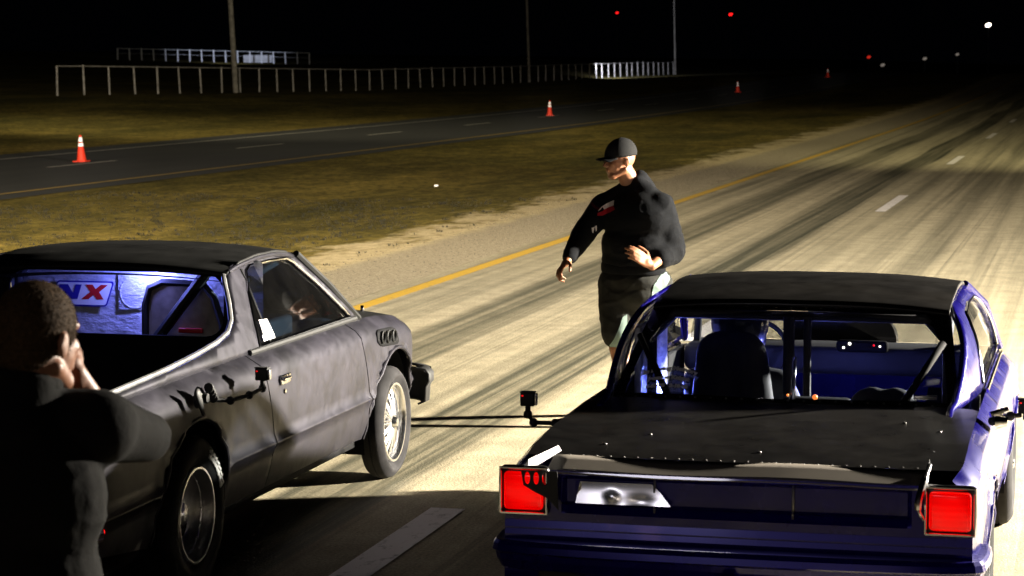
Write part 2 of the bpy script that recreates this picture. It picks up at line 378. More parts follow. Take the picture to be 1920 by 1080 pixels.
        dg = bpy.context.evaluated_depsgraph_get(); dg.update()
        out = bpy.data.meshes.new_from_object(t.evaluated_get(dg)); out.name = name
        bpy.data.objects.remove(t); bpy.data.meshes.remove(me)
        if post:
            for v in out.vertices: v.co = post(v.co.copy())
        out.materials.clear()
        return link(name, out, mat, parent, True)
def solid(o, t, off=-1):
    m = o.modifiers.new('thickness', 'SOLIDIFY'); m.thickness = t; m.offset = off; return o
def inpoly(p, poly):
    x, y = p; c = False; j = len(poly) - 1
    for i in range(len(poly)):
        xi, yi = poly[i]; xj, yj = poly[j]
        if (yi > y) != (yj > y) and x < (xj - xi) * (y - yi) / (yj - yi) + xi: c = not c
        j = i
    return c
def segdist(p, a, b):
    ax, ay = a; bx, by = b; dx, dy = bx - ax, by - ay; l = dx * dx + dy * dy
    t = 0 if l == 0 else max(0, min(1, ((p[0] - ax) * dx + (p[1] - ay) * dy) / l))
    return math.hypot(p[0] - ax - t * dx, p[1] - ay - t * dy)
def dens(poly, step, closed=True):
    out = []; n = len(poly)
    for i in range(n if closed else n - 1):
        a, b = poly[i], poly[(i + 1) % n]; k = max(1, int(math.hypot(b[0] - a[0], b[1] - a[1]) / step))
        for j in range(k): out.append((a[0] + (b[0] - a[0]) * j / k, a[1] + (b[1] - a[1]) * j / k))
    if not closed: out.append(poly[-1])
    return out
def panel(name, outer, holes, step, fn, mat, parent, smooth=True, extra=(), sx=None):
    """sheet cut from a 2D outline (with holes), mapped to 3D by fn(a, b)"""
    loops = [dens(outer, step)] + [dens(h, step) for h in holes]
    pts = []; edges = []
    for lp in loops:
        o = len(pts); pts += lp; edges += [(o + i, o + (i + 1) % len(lp)) for i in range(len(lp))]
    allseg = [(lp[i], lp[(i + 1) % len(lp)]) for lp in loops for i in range(len(lp))]
    x0, x1 = min(p[0] for p in loops[0]), max(p[0] for p in loops[0]); y0, y1 = min(p[1] for p in loops[0]), max(p[1] for p in loops[0])
    rows = set(extra); yy = math.floor(y0 / step) * step
    ys = []
    while yy < y1: ys.append(yy); yy += step
    ys = sorted(ys + [e for e in extra])
    stx = sx or step
    for yv in ys:
        if yv not in rows and any(abs(yv - e) < step * 0.35 for e in rows): continue
        xx = math.floor(x0 / stx) * stx
        while xx < x1:
            p = (xx, yv)
            if inpoly(p, loops[0]) and not any(inpoly(p, h) for h in loops[1:]) and min(segdist(p, a, b) for a, b in allseg) > step * 0.3: pts.append(p)
            xx += stx
    v, e, f, _, _, _ = geometry.delaunay_2d_cdt([Vector(p) for p in pts], edges, [], 0, 1e-6)
    fs = []
    for t in f:
        c = (sum(v[i][0] for i in t) / len(t), sum(v[i][1] for i in t) / len(t))
        if inpoly(c, loops[0]) and not any(inpoly(c, h) for h in loops[1:]): fs.append(tuple(t))
    return mesh(name, [fn(q[0], q[1]) for q in v], fs, mat, parent, smooth, clean=True)
def grid(name, us, vs, fn, mat, parent=None, smooth=True, sharp=None):
    P = [fn(u, v) for u in us for v in vs]; n = len(vs)
    F = [(i * n + j, i * n + j + 1, (i + 1) * n + j + 1, (i + 1) * n + j) for i in range(len(us) - 1) for j in range(n - 1)]
    return mesh(name, P, F, mat, parent, smooth, sharp)
def lin(a, b, n): return [a + (b - a) * i / (n - 1) for i in range(n)]
def interp(tab, x):
    if x <= tab[0][0]: return tab[0][1]
    for (a, b), (c, d) in zip(tab, tab[1:]):
        if x <= c:
            t = (x - a) / (c - a); t = t * t * (3 - 2 * t) if False else t
            return b + (d - b) * t
    return tab[-1][1]
def cat_rom(pts, n=6):
    out = []; P = [Vector(p) for p in pts]
    for i in range(len(P) - 1):
        p0 = P[max(i - 1, 0)]; p1 = P[i]; p2 = P[i + 1]; p3 = P[min(i + 2, len(P) - 1)]
        for k in range(n):
            t = k / n
            out.append(0.5 * ((2 * p1) + (p2 - p0) * t + (2 * p0 - 5 * p1 + 4 * p2 - p3) * t * t + (3 * p1 - p0 - 3 * p2 + p3) * t ** 3))
    out.append(P[-1]); return out
def text_mesh(s, size, fn, name, mat, parent, bold=0.0, align='CENTER', thick=0.0008):
    cu = bpy.data.curves.new('t', 'FONT'); cu.body = s; cu.size = size; cu.align_x = align; cu.offset = bold; cu.resolution_u = 3
    t = bpy.data.objects.new('t', cu); COL.objects.link(t)
    dg = bpy.context.evaluated_depsgraph_get(); dg.update()
    me = bpy.data.meshes.new_from_object(t.evaluated_get(dg)); bpy.data.objects.remove(t); bpy.data.curves.remove(cu)
    for v in me.vertices: v.co = fn(v.co.x, v.co.y)
    me.name = name; me.materials.clear()
    return link(name, me, mat, parent, False)

# ------------------------------------------------------------------ terrain
def g(y):
    if y < 80: return 0.0
    if y < 200: return 5.8e-5 * (y - 80) ** 2
    d = y - 200
    if d < 110: return 0.835 + 0.0139 * d - 0.00014 * d * d
    return 0.67 - 0.0169 * min(d - 110, 300) * 0.6
ZF = [(-60, 0.9), (104, 0.86), (149, 0.54), (190, 0.68), (244, 0.96), (320, 1.0), (600, 0.8), (1200, 0.5)]
def T(x, y):
    z = g(y)
    if x < -27:
        t = min(1, (-27 - x) / 19.0); t = t * t * (3 - 2 * t); z = z * (1 - t) + interp(ZF, y) * t
    if x < -46: z += 0.025 * min(-46 - x, 130)
    if -18.3 < x < -8.6:
        z -= 0.10 * math.sin(PI * (-8.6 - x) / 9.7) ** 2
    return z
def strip(name, x0, x1, y0, y1, dz, mat, nx=2, dy=4.0, kind='structure'):
    xs = lin(x0, x1, nx); ys = []; y = y0
    while y < y1: ys.append(y); y += dy if y < 330 else dy * 5
    ys.append(y1)
    o = grid(name, ys, xs, lambda yy, xx: (xx, yy, T(xx, yy) + dz), mat)
    return tag(o, kind=kind)
def axis(stops):
    out = []
    for a, b, s in stops:
        n = max(1, int(round((b - a) / s))); out += [a + (b - a) * i / n for i in range(n)]
    out.append(stops[-1][1]); return out
gx = axis([(-900, -180, 60), (-180, -46, 6), (-46, -27, 1.5), (-27, -18.5, 2), (-18.5, -8.5, 0.7), (-8.5, 10, 3), (10, 300, 40), (300, 900, 200)])
gy = axis([(-60, 0, 10), (0, 80, 4), (80, 330, 4), (330, 500, 10), (500, 1500, 100)])
# the base is set a few millimetres under the paved sheets
tag(grid('ground', gy, gx, lambda y, x: (x, y, T(x, y) - 0.02), 'dry_grass'), kind='structure')
strip('gravel_shoulder', -8.7, -7.25, -20, 420, -0.008, 'dry_grass')
strip('road', -7.3, 2.6, -20, 420, 0.0, 'worn_road', 5)
strip('far_road', -27.6, -18.6, -20, 420, -0.005, 'far_asphalt', 4)
yl = strip('yellow_edge_line', -7.08, -6.91, -10, 420, 0.006, 'road_yellow')
strip('white_edge_line', 0.14, 0.26, -10, 420, 0.006, 'road_white')
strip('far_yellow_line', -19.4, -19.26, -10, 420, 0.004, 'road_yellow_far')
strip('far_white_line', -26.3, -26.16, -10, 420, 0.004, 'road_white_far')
def dash(name, x, y0, y1, wd, mat, dz):
    xs = lin(x - wd / 2, x + wd / 2, 2); ys = lin(y0, y1, 6)
    return tag(grid(name, ys, xs, lambda yy, xx: (xx, yy, T(xx, yy) + dz), mat), kind='structure')
for (a, b) in [(7.5, 12.3), (20.3, 25.1), (38.7, 43.5), (57.0, 62.0), (76.5, 82.0), (96, 101), (115.5, 121), (135, 140)]:
    dash('lane_dash', -3.39 + (0.03 if a < 15 else 0.0), a, b, 0.19 if a < 15 else 0.17, 'road_white', 0.006)
for k in range(-2, 16):
    dash('far_lane_dash', -23.2, 50.5 + k * 12.3, 54.4 + k * 12.3, 0.14, 'road_white_far', 0.004)
# grass tufts on the median near the road
def tufts():
    V = []; F = []
    for i in range(7000):
        y = random.uniform(14, 42)
        x = random.uniform(-18.2, -8.9)
        if x > -10.2 and random.random() < 0.72: continue
        from mathutils import noise as mn
        if mn.noise(Vector((x * 0.9, y * 0.35, 3))) + 0.6 * mn.noise(Vector((x * 3, y * 1.5, 8))) < -0.12 + random.uniform(-.2, .2): continue
        z = T(x, y) - 0.025; h = random.uniform(0.015, 0.05)
        for k in range(5):
            a = random.uniform(0, 2 * PI); r = random.uniform(0.01, 0.07); wd = random.uniform(0.006, 0.014)
            px_, py_ = x + r * math.cos(a), y + r * math.sin(a); b = random.uniform(0, 2 * PI); ln = random.uniform(0.2, 0.9) * h
            o = len(V)
            V += [(px_ - wd * math.sin(b), py_ + wd * math.cos(b), z), (px_ + wd * math.sin(b), py_ - wd * math.cos(b), z), (px_ + ln * math.cos(b), py_ + ln * math.sin(b), z + h)]
            F.append((o, o + 1, o + 2))
    m, nt, b = new_mat('grass_blades')
    v = coords(nt, (1, 1, 1), 'World')
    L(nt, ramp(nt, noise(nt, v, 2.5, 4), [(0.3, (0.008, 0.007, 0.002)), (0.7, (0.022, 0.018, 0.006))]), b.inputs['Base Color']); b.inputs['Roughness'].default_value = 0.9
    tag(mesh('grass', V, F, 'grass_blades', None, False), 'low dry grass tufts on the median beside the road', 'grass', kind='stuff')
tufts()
def pebbles():
    V = []; F = []
    for i in range(3500):
        x = -7.4 - 1.5 * random.random() ** 1.3; y = random.uniform(14, 55); r = random.uniform(0.004, 0.014); z = T(x, y) - 0.01
        o = len(V); a0 = random.random() * 6
        for k in range(5): V.append((x + r * math.cos(a0 + k * 1.257), y + r * math.sin(a0 + k * 1.257), z))
        V.append((x, y, z + r * 0.9))
        for k in range(5): F.append((o + k, o + (k + 1) % 5, o + 5))
    simple('pebble', (0.10, 0.085, 0.06), 0.9, 0, 0.5, 30, gen='World')
    tag(mesh('gravel', V, F, 'pebble', None, False), 'loose gravel scattered along the road shoulder', 'gravel', kind='stuff')
pebbles()
bt = MB().lathe([(0.0, 0), (0.02, 0), (0.02, 0.06), (0.012, 0.07), (0.012, 0.08), (0, 0.08)], 16, Matrix.Translation((-13.0, 46.6, T(-13, 46.6) + 0.0)) @ Matrix.Rotation(1.45, 4, 'Y'))
tag(bt.build('litter_cup', 'cone_white'), 'tiny white piece of litter lying on the median grass', 'litter')

# ------------------------------------------------------------------ traffic cones
def make_cone():
    r = empty('traffic_cone', (0, 0, 0))
    MB().box((0, 0, 0.018), (0.36, 0.36, 0.036), bev=0.012).build('base', 'cone_orange', r)
    MB().lathe([(0.135, 0.036), (0.128, 0.05), (0.032, 0.70), (0.026, 0.712), (0.02, 0.712), (0.02, 0.68)], 28).build('cone_body', 'cone_orange', r)
    rr = lambda z: 0.128 + (0.032 - 0.128) * (z - 0.05) / 0.65
    MB().lathe([(rr(0.41) + 0.002, 0.41), (rr(0.41) + 0.004, 0.412), (rr(0.50) + 0.004, 0.498), (rr(0.50) + 0.002, 0.50)], 28).build('reflective_collar', 'cone_white', r)
    MB().lathe([(rr(0.535) + 0.002, 0.535), (rr(0.535) + 0.004, 0.537), (rr(0.655) + 0.004, 0.653), (rr(0.655) + 0.002, 0.655)], 28).build('reflective_collar', 'cone_white', r)
    return r
def copy_tree(o, parent=None):
    c = o.copy(); COL.objects.link(c); c.parent = parent
    for ch in list(o.children): copy_tree(ch, c)
    return c
cone0 = make_cone()
CONES = [(-23.75, 53.6, 0.04, 'nearest orange traffic cone with white bands, on the far road at left'),
         (-23.45, 102.9, 0.0, 'orange traffic cone with white bands on the far road, second from the left'),
         (-23.4, 158.8, 0, 'orange traffic cone with white bands on the far road, third from the left'),
         (-23.4, 213, 0, 'tiny farthest traffic cone on the rise of the far road')]
for i, (x, y, tl, lb) in enumerate(CONES):
    c = cone0 if i == 0 else copy_tree(cone0)
    c.location = (x, y, T(x, y) - 0.004); c.rotation_euler = (0, -tl, 0.3 * i); c.scale = ((0.9, 0.93, 1.0, 1.1)[i],) * 3
    tag(c, lb, 'traffic cone', 'traffic cones along the closed far road')

# ------------------------------------------------------------------ fences and poles
def fence(name, pts, hgt, pw, mat, label, rails):
    base = pts[0]; r = empty(name, (base[0], base[1], T(*base)))
    B = Vector((base[0], base[1], T(*base)))
    for i, (x, y) in enumerate(pts):
        h = hgt * random.uniform(0.96, 1.05); q = Vector((x, y, T(x, y))) - B
        lean = Vector((-0.04 + random.uniform(-.03, .03), random.uniform(-.05, .05), h))
        MB().tube([q - Vector((0, 0, 0.1)), q + lean * 0.5, q + lean], [pw, pw * 0.96, pw * 0.9], 8).build('post', mat, r)
    for rz in rails:
        MB().tube([Vector((x - 0.04 * rz, y, T(x, y) + rz * hgt)) - B for x, y in pts], 0.028 if rz > 0.9 else 0.012, 6).build('rail', mat, r)
    return tag(r, label, 'fence')
FENCE_Y0 = 2.2026 * 46
fpts = [(-46 + random.uniform(-.05, .05), FENCE_Y0 + (n - 1) * 3.0) for n in range(1, 56)]
fence('post_fence', fpts, 1.34, 0.048, 'fence_white', 'long weathered white post fence running beyond the far road', (0.985,))
up = [(-110.5 + 0.62 * i * 2.1, 260 + 0.22 * i * 2.1) for i in range(0, 17)]
fence('upper_fence', up, 1.35, 0.09, 'fence_clean', 'pale post and rail fence higher on the dark slope behind the long fence', (0.97, 0.55))
# low sheet of siding behind the upper fence, catching the same lamp
tag(MB().box((-97.5, 271.5, T(-97, 271) + 0.45), (3.4, 0.12, 0.9), Matrix.Rotation(0.34, 3, 'Z'), 0.02).build('metal_gate', 'fence_clean'),
    'small pale metal gate standing in the lit stretch of the upper fence', 'gate')
def pole(x, y, h, r, lx, ly, label):
    z = T(x, y); e = empty('utility_pole', (x, y, z))
    MB().tube([(0, 0, -0.2), (lx * 0.3, ly * .3, h * 0.3), (lx * .7, ly * .7, h * 0.7), (lx, ly, h)], [r, r * 0.93, r * 0.8, r * 0.7], 14).build('pole', 'pole_wood', e)
    MB().box((lx, ly, h - 0.5), (2.2, 0.1, 0.12), None, 0.01).build('crossarm', 'pole_wood', e)
    for k in (-1, 0, 1): MB().lathe([(0, 0), (0.05, 0), (0.06, 0.06), (0.035, 0.1), (0.05, 0.14), (0, 0.16)], 10, Matrix.Translation((lx + k * 0.9, ly, h - 0.44))).build('insulator', 'dull_metal', e)
    tag(e, label, 'utility pole', 'utility poles along the long fence')
pole(-45.7, 123.7, 10, 0.155, -0.55, 0, 'thick wooden utility pole at the left, nearest along the fence')
pole(-45.7, 193, 10, 0.12, -0.35, 0, 'slimmer wooden utility pole in the middle of the fence')
pole(-45.7, 263, 10, 0.10, -0.25, 0, 'faint thin utility pole at the far end of the fence')

# ------------------------------------------------------------------ distant masts and lamps
def ray_point(u, v, dist):
    f = Vector((-math.sin(YAW) * math.cos(PITCH), math.cos(YAW) * math.cos(PITCH), -math.sin(PITCH))); r = RIGHT; upv = r.cross(f)
    return CAM + (f + r * ((u - 960) / 4500.0) - upv * ((v - 540) / 4500.0)) * dist
def mast(u, v, dist, rad, mat, label, name, cat, group=None, off=(0, 0)):
    p = ray_point(u, v, dist); gz = T(p.x, p.y) - 0.3; h = max(p.z - gz, 0.5)
    e = empty(name, (p.x, p.y, gz))
    s = 0.16
    m = MB()
    for a in range(3):
        dx, dy = s * math.cos(a * 2.094), s * math.sin(a * 2.094); m.tube([(dx, dy, 0), (dx * 0.5, dy * 0.5, h - rad)], 0.03, 6)
    k = 1.0
    while k < h - 1.5:
        m.tube([(s * 0.7, 0, k), (-s * .35, s * .6, k + 1), (-s * .35, -s * .6, k + 1.6)], 0.015, 5); k += 2.0
    m.build('lattice_mast', 'black_plastic', e)
    MB().ellipsoid((0, 0, h), (rad * 1.5, rad * 1.2, rad), Matrix.Rotation(-0.35, 3, 'Y')).build('lamp', mat, e)
    tag(e, label, cat, group)
mast(1370, 27, 500, 0.28, 'beacon_red', 'radio mast with a bright red beacon in the night sky at right', 'radio_mast', 'radio mast')
mast(1157, 24, 500, 0.2, 'beacon_red', 'radio mast with a small dim red beacon left of the brighter one', 'radio_mast', 'radio mast')
mast(1629, 107, 500, 0.28, 'beacon_dim', 'low faint red beacon above the end of the road', 'radio_mast', 'radio mast')
mast(1853, 47, 420, 0.34, 'lamp_white', 'tall lamp mast with bright white light at upper right', 'lamp_mast', 'lamp mast')
mast(1655, 122, 420, 0.26, 'lamp_faint', 'pale lamp low over the horizon, leftmost of three faint white lamps', 'lamp_mast', 'lamp mast')
mast(1734, 110, 420, 0.25, 'lamp_faint', 'faint pale lamp over the horizon, middle of three faint white lamps', 'lamp_mast', 'lamp mast')
mast(1795, 102, 420, 0.22, 'lamp_faint', 'faintest lamp over the horizon, rightmost of three faint white lamps', 'lamp_mast', 'lamp mast')

# ------------------------------------------------------------------ wheels
def arc_outline(yh, zh, R, zr, n=22):
    """points along an arch from rear foot to front foot, standing on height zr"""
    a = math.asin(max(-1, min(1, (zr - zh) / R)))
    return [(yh - R * math.cos(a + (PI - 2 * a) * i / n), zh + R * math.sin(a + (PI - 2 * a) * i / n)) for i in range(n + 1)]
def wheel(parent, c, side, R, rr, wd, style, rimmat):
    """tyre and rim, axle along X; side=+1 outer face to +X"""
    M = Matrix.Translation(c) @ Matrix.Rotation(side * PI / 2, 4, 'Y')
    e = bpy.data.objects.new('wheel', None); COL.objects.link(e); e.parent = parent
    h = wd / 2
    prof = [(rr - 0.004, h - 0.028), (rr + 0.004, h - 0.006), (rr + 0.02, h + 0.004)]
    n = 8
    for i in range(n + 1):
        t = i / n; prof.append((rr + 0.02 + (R - rr - 0.045) * t, h + 0.004 + 0.014 * math.sin(PI * t)))
    prof += [(R - 0.008, h - 0.012), (R, h - 0.035), (R, h - 0.05), (R - 0.006, h - 0.053), (R - 0.006, h - 0.058), (R, h - 0.061)]
    prof += [(R, -h + 0.04), (R - 0.02, -h + 0.01), (rr + 0.02, -h), (rr - 0.004, -h + 0.02)]
    MB().lathe(prof, 72, M).build('tyre', 'sidewall' if style == 'spoke' else 'rubber', e, sharp=50)
    if style == 'spoke':
        rp = [(rr + 0.002, h - 0.004), (rr - 0.004, h + 0.004), (rr - 0.016, h + 0.004), (rr - 0.022, h - 0.004), (rr - 0.026, h - 0.03), (rr - 0.05, h - 0.036), (rr - 0.055, h - 0.045), (rr - 0.04, -h + 0.02), (rr, -h + 0.015)]
        MB().lathe(rp, 72, M).build('rim', rimmat, e, sharp=40)
        m = MB()
        for k in range(15):
            a0 = 2 * PI * k / 15
            for da in (-0.055, 0.055):
                p0 = Vector((0.045 * math.cos(a0 + da * 2.5), 0.045 * math.sin(a0 + da * 2.5), h - 0.012)); p1 = Vector(((rr - 0.045) * math.cos(a0 + da), (rr - 0.045) * math.sin(a0 + da), h - 0.036))
                m.tube([M @ p0, M @ ((p0 + p1) / 2 + Vector((0, 0, 0.006))), M @ p1], [0.0085, 0.007, 0.008], 8)
        m.build('spokes', rimmat, e)
        MB().lathe([(0.0, h + 0.018), (0.022, h + 0.018), (0.03, h + 0.008), (0.036, h - 0.01), (0.06, h - 0.014), (0.066, h - 0.026), (0, h - 0.03)], 32, M).build('hub_cap', rimmat, e)
        MB().lathe([(0.0, h - 0.075), (0.13, h - 0.075), (0.135, h - 0.085), (0, h - 0.09)], 32, M).build('brake_disc', 'dull_metal', e)
    else:
        rp = [(rr + 0.002, h - 0.006), (rr - 0.004, h + 0.004), (rr - 0.013, h + 0.004), (rr - 0.019, h - 0.004), (rr - 0.026, h - 0.03), (rr - 0.036, h - 0.05), (rr - 0.040, h - 0.052), (rr - 0.052, h - 0.075), (rr - 0.07, h - 0.095), (rr - 0.095, h - 0.11), (0.085, h - 0.12), (0.07, h - 0.118), (0.062, h - 0.09), (0.05, h - 0.065), (0.03, h - 0.055), (0, h - 0.05)]
        MB().lathe(rp, 72, M).build('rim', rimmat, e, sharp=30)
        for k in range(16):
            a = 2 * PI * k / 16; MB().lathe([(0, 0.012), (0.006, 0.012), (0.0075, 0)], 8, M @ Matrix.Translation(((rr - 0.036) * math.cos(a), (rr - 0.036) * math.sin(a), h - 0.06))).build('bolt', rimmat, e)
        for k in range(5):
            a = 2 * PI * k / 5; MB().lathe([(0, 0.02), (0.008, 0.02), (0.011, 0)], 8, M @ Matrix.Translation((0.11 * math.cos(a), 0.11 * math.sin(a), h - 0.128))).build('wheel_nut', rimmat, e)
    return e

# ------------------------------------------------------------------ grey pickup coupe
def grey_car():
    R_ = empty('coupe_pickup', (-4.85, 8.80, 0))
    W = 0.93
    ZT = [(0, 0.955), (2, 0.975), (3.9, 0.968), (4.3, 0.95), (4.64, 0.918), (4.9, 0.868), (5.02, 0.82), (5.08, 0.78)]
    def zt(Y): return interp(ZT, Y)
    def XS(Y, z):
        t = zt(Y)
        if z < 0.515: x = 0.912 - 0.055 * max(0, (0.515 - z) / 0.22) ** 1.6
        elif z < 0.53: x = 0.934
        else:
            u = (z - 0.53) / max(0.1, (t - 0.53)); x = 0.921 + 0.012 * math.sin(PI * min(1, u))
            k = (z - (t - 0.09)) / 0.09
            if k > 0: x -= 0.085 * min(1.05, k) ** 1.9
        if Y > 4.6: x -= 0.13 * ((Y - 4.6) / 0.48) ** 2.2
        if Y < 0.35: x -= 0.05 * ((0.35 - Y) / 0.35) ** 2
        for yh, zh, Ra in ((1.25, 0.37, 0.43), (4.38, 0.33, 0.43)):      # rolled arch lips
            d = math.hypot(Y - yh, z - zh) - Ra
            if 0 <= d < 0.07: x += 0.016 * (1 - d / 0.07)
        return x
    rocker = 0.29
    archR = arc_outline(1.25, 0.37, 0.43, rocker); archF = arc_outline(4.38, 0.33, 0.43, rocker)
    top = lambda a, b: [(y, zt(y)) for y in lin(a, b, max(2, int(abs(b - a) / 0.08)))]
    for s in (1, -1):
        f = lambda Y, z, s=s: (s * XS(Y, z), Y, z)
        ex = (0.51, 0.516, 0.529, 0.535)
        q = [(0.0, 0.42), (0.25, 0.36)] + archR[0:0] + [(archR[0][0] - 0.02, rocker)] + archR + [(2.35, rocker), (2.33, 0.52), (2.145, zt(2.15))] + top(2.145, 0.0)
        panel('rear_fender', q, [], 0.05, f, 'primer_grey', R_, extra=ex)
        q = [(2.362, rocker), (3.95, rocker), (3.93, 0.52), (3.70, zt(3.7))] + top(3.70, 2.157)[1:] + [(2.342, 0.52)]
        d = panel('door', q, [], 0.05, f, 'primer_grey', R_, extra=ex)
        q = [(3.962, rocker)] + archF + [(archF[-1][0] + 0.02, rocker + 0.04), (5.02, 0.36), (5.07, 0.5), (5.08, 0.62), (5.08, 0.78)] + top(5.08, 3.712) + [(3.942, 0.52)]
        panel('front_fender', q, [], 0.045, f, 'primer_grey', R_, extra=ex)
        # handle and lock
        m = MB(); m.box((s * (XS(2.45, .823) + 0.006), 2.45, 0.826), (0.012, 0.15, 0.05), bev=0.006); m.box((s * (XS(2.45, .823) + 0.022), 2.43, 0.832), (0.016, 0.11, 0.018), bev=0.006)
        m.build('door_handle', 'chrome', d)
        MB().lathe([(0, 0.008), (0.011, 0.008), (0.014, 0)], 16, Matrix.Translation((s * (XS(2.44, .77)), 2.45, 0.765)) @ Matrix.Rotation(s * PI / 2, 4, 'Y')).build('lock', 'chrome', d)
        # triple side vent
        if s == 1:
            pv = []
            for k in range(28):
                a = 2 * PI * k / 28; c, sn = math.cos(a), math.sin(a)
                pv.append((4.235 + 0.20 * abs(c) ** 0.55 * (1 if c > 0 else -1), 0.838 - 0.02 * c + 0.052 * abs(sn) ** 0.7 * (1 if sn > 0 else -1)))
            v = panel('side_vent', pv, [], 0.03, lambda Y, z: (XS(Y, z) + 0.006, Y, z), 'interior_black', R_); solid(v, 0.01)
            for k in range(3):
                yy = 4.12 + k * 0.105
                MB().lathe([(0.034, 0.0), (0.038, 0.012), (0.034, 0.016), (0.03, 0.01), (0.028, -0.02)], 20, Matrix.Translation((XS(yy, .84) + 0.006, yy, 0.848 - 0.008 * k)) @ Matrix.Rotation(PI / 2, 4, 'Y')).build('exhaust_pipe', 'black_plastic', R_)
        # belt moulding under the door window
        MB().tube([(s * (XS(y, zt(y)) + 0.004), y, zt(y) + 0.006) for y in lin(2.2, 3.92, 16)], 0.016, 8).build('belt_moulding', 'black_plastic', R_)
        # wheel wells and rolled arch edges
        for arc_ in (archR, archF):
            MB().tube([(s * (XS(y, z) - 0.004), y, z) for y, z in arc_], 0.011, 8).build('arch_lip', 'primer_grey', R_)
        for yh, zh in ((1.25, 0.37), (4.38, 0.33)):
            prof = [(yh + 0.445 * math.cos(a), zh + 0.445 * math.sin(a)) for a in lin(-0.3, PI + 0.3, 20)]
            xs = [0.88, 0.5]
            vs = [(s * x, y, z) for x in xs for y, z in prof]; n = len(prof)
            fs = [(i, i + 1, n + i + 1, n + i) for i in range(n - 1)] + [tuple(range(n, 2 * n))]
            mesh('wheel_well', vs, fs, 'interior_black', R_)
    # greenhouse sides
    def XG(z):
        t = max(0, (z - 0.975) / 0.405); return 0.838 - 0.185 * t ** 1.15
    sail = [(0.02, 0.955), (0.6, 0.962), (2.0, 0.975), (3.0, 0.975), (3.99, 0.968), (3.86, 1.06), (3.64, 1.215), (3.42, 1.36), (3.36, 1.385), (3.2, 1.397), (2.6, 1.397), (2.47, 1.385), (2.38, 1.355), (2.33, 1.30), (2.27, 1.21), (2.20, 1.135), (2.08, 1.085), (1.9, 1.058), (1.6, 1.035), (1.23, 1.015), (0.6, 0.995), (0.02, 0.985)]
    hole = [(2.37, 0.992), (2.43, 1.12), (2.52, 1.25), (2.62, 1.345), (2.70, 1.366), (3.0, 1.368), (3.26, 1.36), (3.34, 1.335), (3.55, 1.205), (3.80, 1.03), (3.845, 0.992)]
    for s in (1, -1):
        sp = panel('sail_pillar', sail, [hole], 0.04, lambda Y, z, s=s: (s * XG(z), Y, z), 'primer_grey', R_)
        solid(sp, 0.03 * s, -1 if s == 1 else -1)
        gl = panel('side_window', [(a + (0.0), b) for a, b in hole], [], 0.15, lambda Y, z, s=s: (s * (XG(z) - 0.014), Y, z), 'door_glass', R_, smooth=False)
        MB().tube([(s * (XG(z) + 0.001), Y, z) for Y, z in dens(hole + [hole[0]], 0.05, False)], 0.009, 6).build('window_trim', 'chrome' if s == 1 else 'black_plastic', gl)
        # light weatherstrip along bed rail, up the sail
        tr = [(0.04, 0.992), (0.6, 1.001), (1.23, 1.021), (1.6, 1.041), (1.9, 1.064), (2.08, 1.092), (2.19, 1.14), (2.26, 1.215), (2.32, 1.30), (2.36, 1.345)]
        MB().tube([(s * (XG(z) - 0.02), Y - 0.004, z + 0.002) for Y, z in tr], 0.013, 8).build('bed_rail_trim', 'bare_aluminium', R_)
    if True:
        m = MB()   # window decal on the door glass
        vs = []; pts = [(2.44, 1.02), (2.72, 1.02), (2.70, 1.145), (2.52, 1.15), (2.5, 1.10)]
        pts = [(2.47, 1.008), (2.635, 1.008), (2.64, 1.025), (2.625, 1.105), (2.51, 1.11), (2.495, 1.04), (2.47, 1.035)]
        panel('window_decal', pts, [], 0.05, lambda Y, z: (XG(z) - 0.006, Y, z), 'sticker_white', R_, False)
        m = MB()
        for (y, z) in ((2.56, 1.08), (2.58, 1.045)): m.lathe([(0, 0), (0.008, 0)], 12, Matrix.Translation((XG(z) - 0.003, y, z)) @ Matrix.Rotation(PI / 2, 4, 'Y'))
        m.build('decal_print', 'interior_dark', R_)
    # roof
    ZC = [(2.30, 1.365), (2.36, 1.385), (2.5, 1.41), (2.8, 1.432), (3.1, 1.43), (3.3, 1.41), (3.42, 1.375)]
    def roof(u, Y):
        zc = interp(ZC, Y); e = abs(u) ** 2.4
        yy = Y + (0.05 * (1 - u * u) if Y > 3 else 0) - (0.04 * u * u if Y > 3.3 else 0) + (0.07 * abs(u) ** 3 if Y < 2.5 else 0)
        return (u * 0.662, yy, zc - 0.034 * e)
    us = [math.sin(t) for t in lin(-PI / 2, PI / 2, 25)]
    ro = grid('roof', us, lin(2.30, 3.42, 22), roof, 'primer_dark', R_); solid(ro, 0.02)
    for s in (1, -1):
        MB().tube([(s * 0.662, y, interp(ZC, y) - 0.036) for y in lin(2.40, 3.36, 16)], 0.012, 8).build('drip_rail', 'primer_grey', R_)
    # header visor over rear window and rear roof return
    grid('rear_header', lin(-1, 1, 15), lin(0, 1, 4), lambda u, t: (u * 0.60, 2.30 + 0.07 * abs(u) ** 3 + 0.2 * t, 1.352 - 0.034 * abs(u) ** 2.4 - 0.03 * t), 'interior_black', R_)
    # cab back wall with window opening
    def rrect(x0, x1, y0, y1, r, n=5):
        o = []
        for cx, cy, a in ((x1 - r, y1 - r, 0), (x0 + r, y1 - r, PI / 2), (x0 + r, y0 + r, PI), (x1 - r, y0 + r, 1.5 * PI)):
            for k in range(n + 1): t = a + PI / 2 * k / n; o.append((cx + r * math.cos(t), cy + r * math.sin(t)))
        return o
    cb = panel('cab_wall', [(-0.82, 0.5), (0.82, 0.5), (0.82, 1.0), (0.67, 1.36), (-0.67, 1.36), (-0.82, 1.0)], [rrect(-0.60, 0.575, 1.012, 1.335, 0.10)], 0.08, lambda x, z: (x, 2.58, z), 'interior_black', R_, False)
    solid(cb, 0.02)
